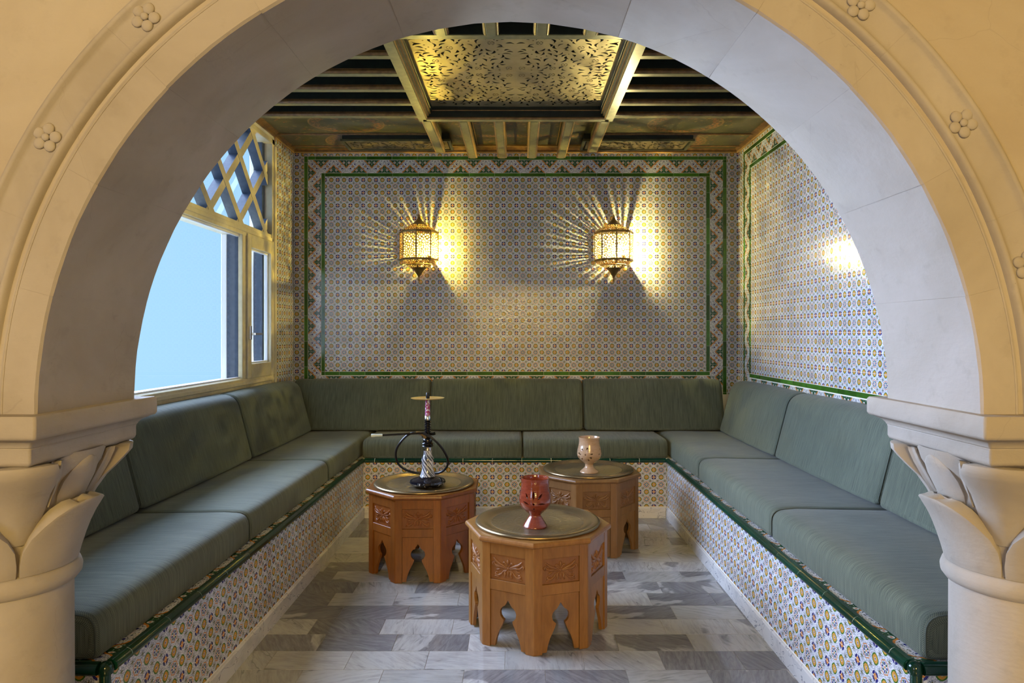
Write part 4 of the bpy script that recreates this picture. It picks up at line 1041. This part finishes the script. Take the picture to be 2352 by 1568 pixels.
path = [hp(655, 745, -.02), hp(600, 750, -.02), hp(530, 785, -.01), hp(450, 870, 0), hp(395, 965, .02), hp(390, 1070, .04), hp(430, 1160, .06), hp(520, 1225, .085), hp(640, 1262, .105), hp(760, 1272, .11), hp(880, 1272, .10), hp(985, 1245, .08), hp(1050, 1170, .05), hp(1055, 1090, .02), hp(1010, 990, -.01), hp(940, 895, -.03), hp(860, 820, -.04), hp(790, 775, -.035), hp(735, 752, -.03)]
smooth(obj('hose', tube(spline(path, 7), .0064, 12), HOSE, hk))
smooth(obj('hose_handle', tube([hp(735, 752, -.03), hp(480, 765, -.06), hp(215, 779, -.10)], [.0048, .0050, .0052], 12), BLACK, hk))
o = smooth(obj('mouthpiece', tube([hp(217, 779, -.10), hp(205, 779, -.10), hp(130, 782, -.105), hp(100, 783, -.11), hp(73, 783, -.11)], [.0055, .0068, .0075, .009, .0088], 14), TIP, hk)); o['label'] = 'pale mouthpiece tip'

# ------------------------------------------------------------------ wall lanterns
def clip_poly(poly, n, c):
    """keep n.p <= c"""
    out = []
    for i in range(len(poly)):
        a, b = poly[i], poly[(i+1) % len(poly)]; da, db = a[0]*n[0]+a[1]*n[1]-c, b[0]*n[0]+b[1]*n[1]-c
        if da <= 0: out.append(a)
        if da*db < 0: t = da/(da-db); out.append((a[0]+(b[0]-a[0])*t, a[1]+(b[1]-a[1])*t))
    return out
def cells(bound, seeds, gap):
    hs = []
    for i, p in enumerate(seeds):
        poly = list(bound)
        for j, q in enumerate(seeds):
            if i == j: continue
            dx, dy = q[0]-p[0], q[1]-p[1]; d = sqrt(dx*dx+dy*dy)
            if d > .05 or d < 1e-6: continue
            n = (dx/d, dy/d); c = n[0]*(p[0]+q[0])/2+n[1]*(p[1]+q[1])/2-gap/2; poly = clip_poly(poly, n, c)
            if len(poly) < 3: break
        if len(poly) >= 3:
            ar = abs(sum(poly[k][0]*poly[(k+1) % len(poly)][1]-poly[(k+1) % len(poly)][0]*poly[k][1] for k in range(len(poly)))/2)
            if ar > 6e-6:
                r = []
                m = len(poly)
                for k in range(m):
                    a, b, c_ = poly[k-1], poly[k], poly[(k+1) % m]
                    r.append((b[0]*.7+a[0]*.3, b[1]*.7+a[1]*.3)); r.append((b[0]*.7+c_[0]*.3, b[1]*.7+c_[1]*.3))
                hs.append(r)
    return hs
def seeds_sym(w, h, d, rng):
    S = []
    for _ in range(4000):
        p = (rng.uniform(0, w/2), rng.uniform(-h/2, h/2)); q = (-p[0], p[1])
        if p[0] < d*.25: p = (0, p[1]); q = None
        elif p[0] < d*.5: continue
        if all((p[0]-s[0])**2+(p[1]-s[1])**2 > d*d for s in S):
            S.append(p); 
            if q: S.append(q)
    return S
LR = .150; FW = 2*LR*sin(pi/8); LH = .212; LAP = LR*cos(pi/8)
rg_ = random.Random(11); w2, h2 = FW-.014, LH-.018
fm = curve_mesh('pierced_facet', [(-FW/2, -LH/2), (FW/2, -LH/2), (FW/2, LH/2), (-FW/2, LH/2)], cells([(-w2/2, -h2/2), (w2/2, -h2/2), (w2/2, h2/2), (-w2/2, h2/2)], seeds_sym(w2, h2, .0150, rg_), .0058), .0008); fm.materials.append(BRONZE)
def trap(w0, w1, h, name, d=.011):
    wi0, wi1 = w0-.010, w1-.008; hh = h-.006
    b = [(-wi0/2, .003), (wi0/2, .003), (wi1/2, .003+hh), (-wi1/2, .003+hh)]
    S = [(x, y+h/2) for x, y in seeds_sym(w0, h, d, rg_)]
    me = curve_mesh(name, [(-w0/2, 0), (w0/2, 0), (w1/2, h), (-w1/2, h)], cells(b, S, .005), .0008); me.materials.append(BRONZE); return me
def sidew(r): return 2*r*sin(pi/8)
tiers = [(.150, .006, .112, .032), (.098, .038, .066, .060)]   # r0,z0 -> r1,z1 relative to the body's top
tmesh = []
for r0, z0, r1, z1 in tiers:
    a0, a1 = r0*cos(pi/8), r1*cos(pi/8); h = sqrt((a0-a1)**2+(z1-z0)**2); tmesh.append((trap(sidew(r0), sidew(r1), h, 'pierced_roof'), a0, z0, atan2(z1-z0, a0-a1)))
collar = curve_mesh('pierced_collar', [(0, 0), (.262, 0), (.262, .041), (0, .041)], [[(x, .009), (x+wq, .009), (x+wq*.8, .033), (x+wq*.2, .033)] for x, wq in ((.012, .006), (.030, .010), (.052, .005), (.070, .007), (.096, .012), (.122, .006), (.140, .011), (.165, .006), (.184, .012), (.208, .007), (.228, .013))], .0008); collar.materials.append(BRONZE)
def lantern(xc, zc, label, bulb, col, en, tw):
    t = thing('wall_lantern', label, 'lamp', (xc, YB-.044, zc), 0, 'pierced metal wall lanterns')
    for a in (-67.5, -22.5, 22.5, 67.5):
        ar = radians(a); obj('pierced_facet', fm, None, t, (LAP*sin(ar), -LAP*cos(ar)-.0, 0), (pi/2, 0, ar))
        for me, a0, z0, ang in tmesh:
            for s in (1, -1):
                M = Matrix.Rotation(ar, 4, 'Z') @ Matrix.Translation((0, -a0, s*(LH/2+z0))) @ Matrix.Rotation(ang if s > 0 else -ang, 4, 'X')
                if s < 0: M = Matrix.Rotation(ar, 4, 'Z') @ Matrix.Translation((0, -a0, -(LH/2+z0))) @ Matrix.Rotation(-ang, 4, 'X')
                o = obj('pierced_roof' if s > 0 else 'pierced_base', me, None, t); o.matrix_local = M
    def ring(r, z, h, name):
        bm = bmesh.new(); ang = [radians(-90+45*k) for k in range(5)]
        R_ = []
        for rr, q in ((r-.006, z-h), (r+.004, z-h*.6), (r+.006, z), (r+.004, z+h*.6), (r-.006, z+h)): R_.append([bm.verts.new((rr*sin(a), -rr*cos(a), q)) for a in ang])
        for p, q in zip(R_, R_[1:]):
            for i in range(4): bm.faces.new((p[i], p[i+1], q[i+1], q[i]))
        o = obj(name, bm, BRONZE, t); md = o.modifiers.new('s', 'SOLIDIFY'); md.thickness = .002
    ring(LR, LH/2+.002, .007, 'rim'); ring(LR, -LH/2-.002, .007, 'rim'); ring(.103, LH/2+.036, .004, 'rim'); ring(.103, -LH/2-.036, .004, 'rim')
    for k in range(5):
        a = radians(-90+45*k); obj('rib', tube([(LR*sin(a), -LR*cos(a), -LH/2), (LR*sin(a), -LR*cos(a), LH/2)], .0035, 6), BRONZE, t)
    arc = dict(arc=pi, phase=pi)
    smooth(obj('dome', lathe([(.070, LH/2+.058), (.060, LH/2+.066), (.045, LH/2+.074), (.034, LH/2+.086), (.022, LH/2+.100), (.012, LH/2+.112), (.012, LH/2+.118), (.008, LH/2+.124), (.010, LH/2+.132), (.005, LH/2+.142), (0, LH/2+.150)], 20, **arc), BRONZE, t))
    smooth(obj('finial', lathe([(0, -LH/2-.170), (.007, -LH/2-.160), (.008, -LH/2-.150), (.004, -LH/2-.142), (.010, -LH/2-.125), (.013, -LH/2-.118), (.018, -LH/2-.112), (.036, -LH/2-.082), (.050, -LH/2-.070), (.066, -LH/2-.058)], 20, **arc), BRONZE, t))
    for s_ in (1, -1): obj('pierced_collar', collar, None, t, (-.148, .0, s_*(LH/2-.002)))
    obj('side_collar', collar, None, t, (-.149, 0, -LH/2), (pi/2, 0, pi/2), None).matrix_local = Matrix(((0, 0, 1, -.149), (0, 1, 0, 0), (LH/.262, 0, 0, -LH/2), (0, 0, 0, 1))); obj('wall_bracket', bbox(-.02, .02, -.004, .0415, LH/2+.06, LH/2+.085, .002, 1), BRONZE, t)
    bm = bmesh.new(); bmesh.ops.create_uvsphere(bm, u_segments=16, v_segments=10, radius=.020); bl = smooth(obj('bulb', bm, GLASS, t, bulb)); bl['label'] = 'lit bulb'; bm = bmesh.new(); bmesh.ops.create_uvsphere(bm, u_segments=10, v_segments=8, radius=.0055); obj('filament', bm, emis('glowing_filament', col, 900), bl)
    smooth(obj('bulb_holder', lathe([(0, -.045), (.012, -.045), (.014, -.035), (.014, -.019), (0, -.019)], 14), BRONZE, t, bulb))
    obj('bulb_arm', tube([(bulb[0], bulb[1], bulb[2]-.043), (bulb[0]*.6, .0, bulb[2]-.055)], .004, 6), BRONZE, t)
    l = light('lantern_light', 'POINT', (0, 0, 0), en, col, shadow_soft_size=.024); l.parent = t; l.location = bulb; l.data.shadow_soft_size = .0065
    return t
lantern((961-PX)*5.25/F, ZC+(PY-566)*5.28/F, 'pierced metal wall lantern on the window side, above the hookah', (.078, -.007, -.052), (1.0, .74, .13), 190, 0)
lantern((1411-PX)*5.25/F, ZC+(PY-567)*5.28/F, 'pierced metal wall lantern on the side of the beige goblet', (.072, -.007, -.045), (1.0, .82, .33), 310, 0)

# ------------------------------------------------------------------ hall behind the camera
structure('wall_rear', 'plain cream wall of the hall behind the camera', B(-3.2, 3.2, -6.1, -6, 0, 3.2), PLASTER)
structure('wall_hall_left', 'plain cream side wall of the hall', B(-3.3, -3.2, -6.1, 1.72, 0, 3.2), PLASTER)
structure('wall_hall_right', 'plain cream side wall of the hall', B(3.2, 3.3, -6.1, 1.72, 0, 3.2), PLASTER)
structure('ceiling_hall', 'plain cream ceiling of the hall', B(-3.3, 3.3, -6.1, 1.72, 3.1, 3.2), PLASTER)
bm = B(-3.2, -2.85, YA0, YA1, 0, 3.1); box(bm, 2.85, 3.2, YA0, YA1, 0, 3.1); structure('wall_hall_front', 'cream wall ends beside the arch', bm, PLASTER)
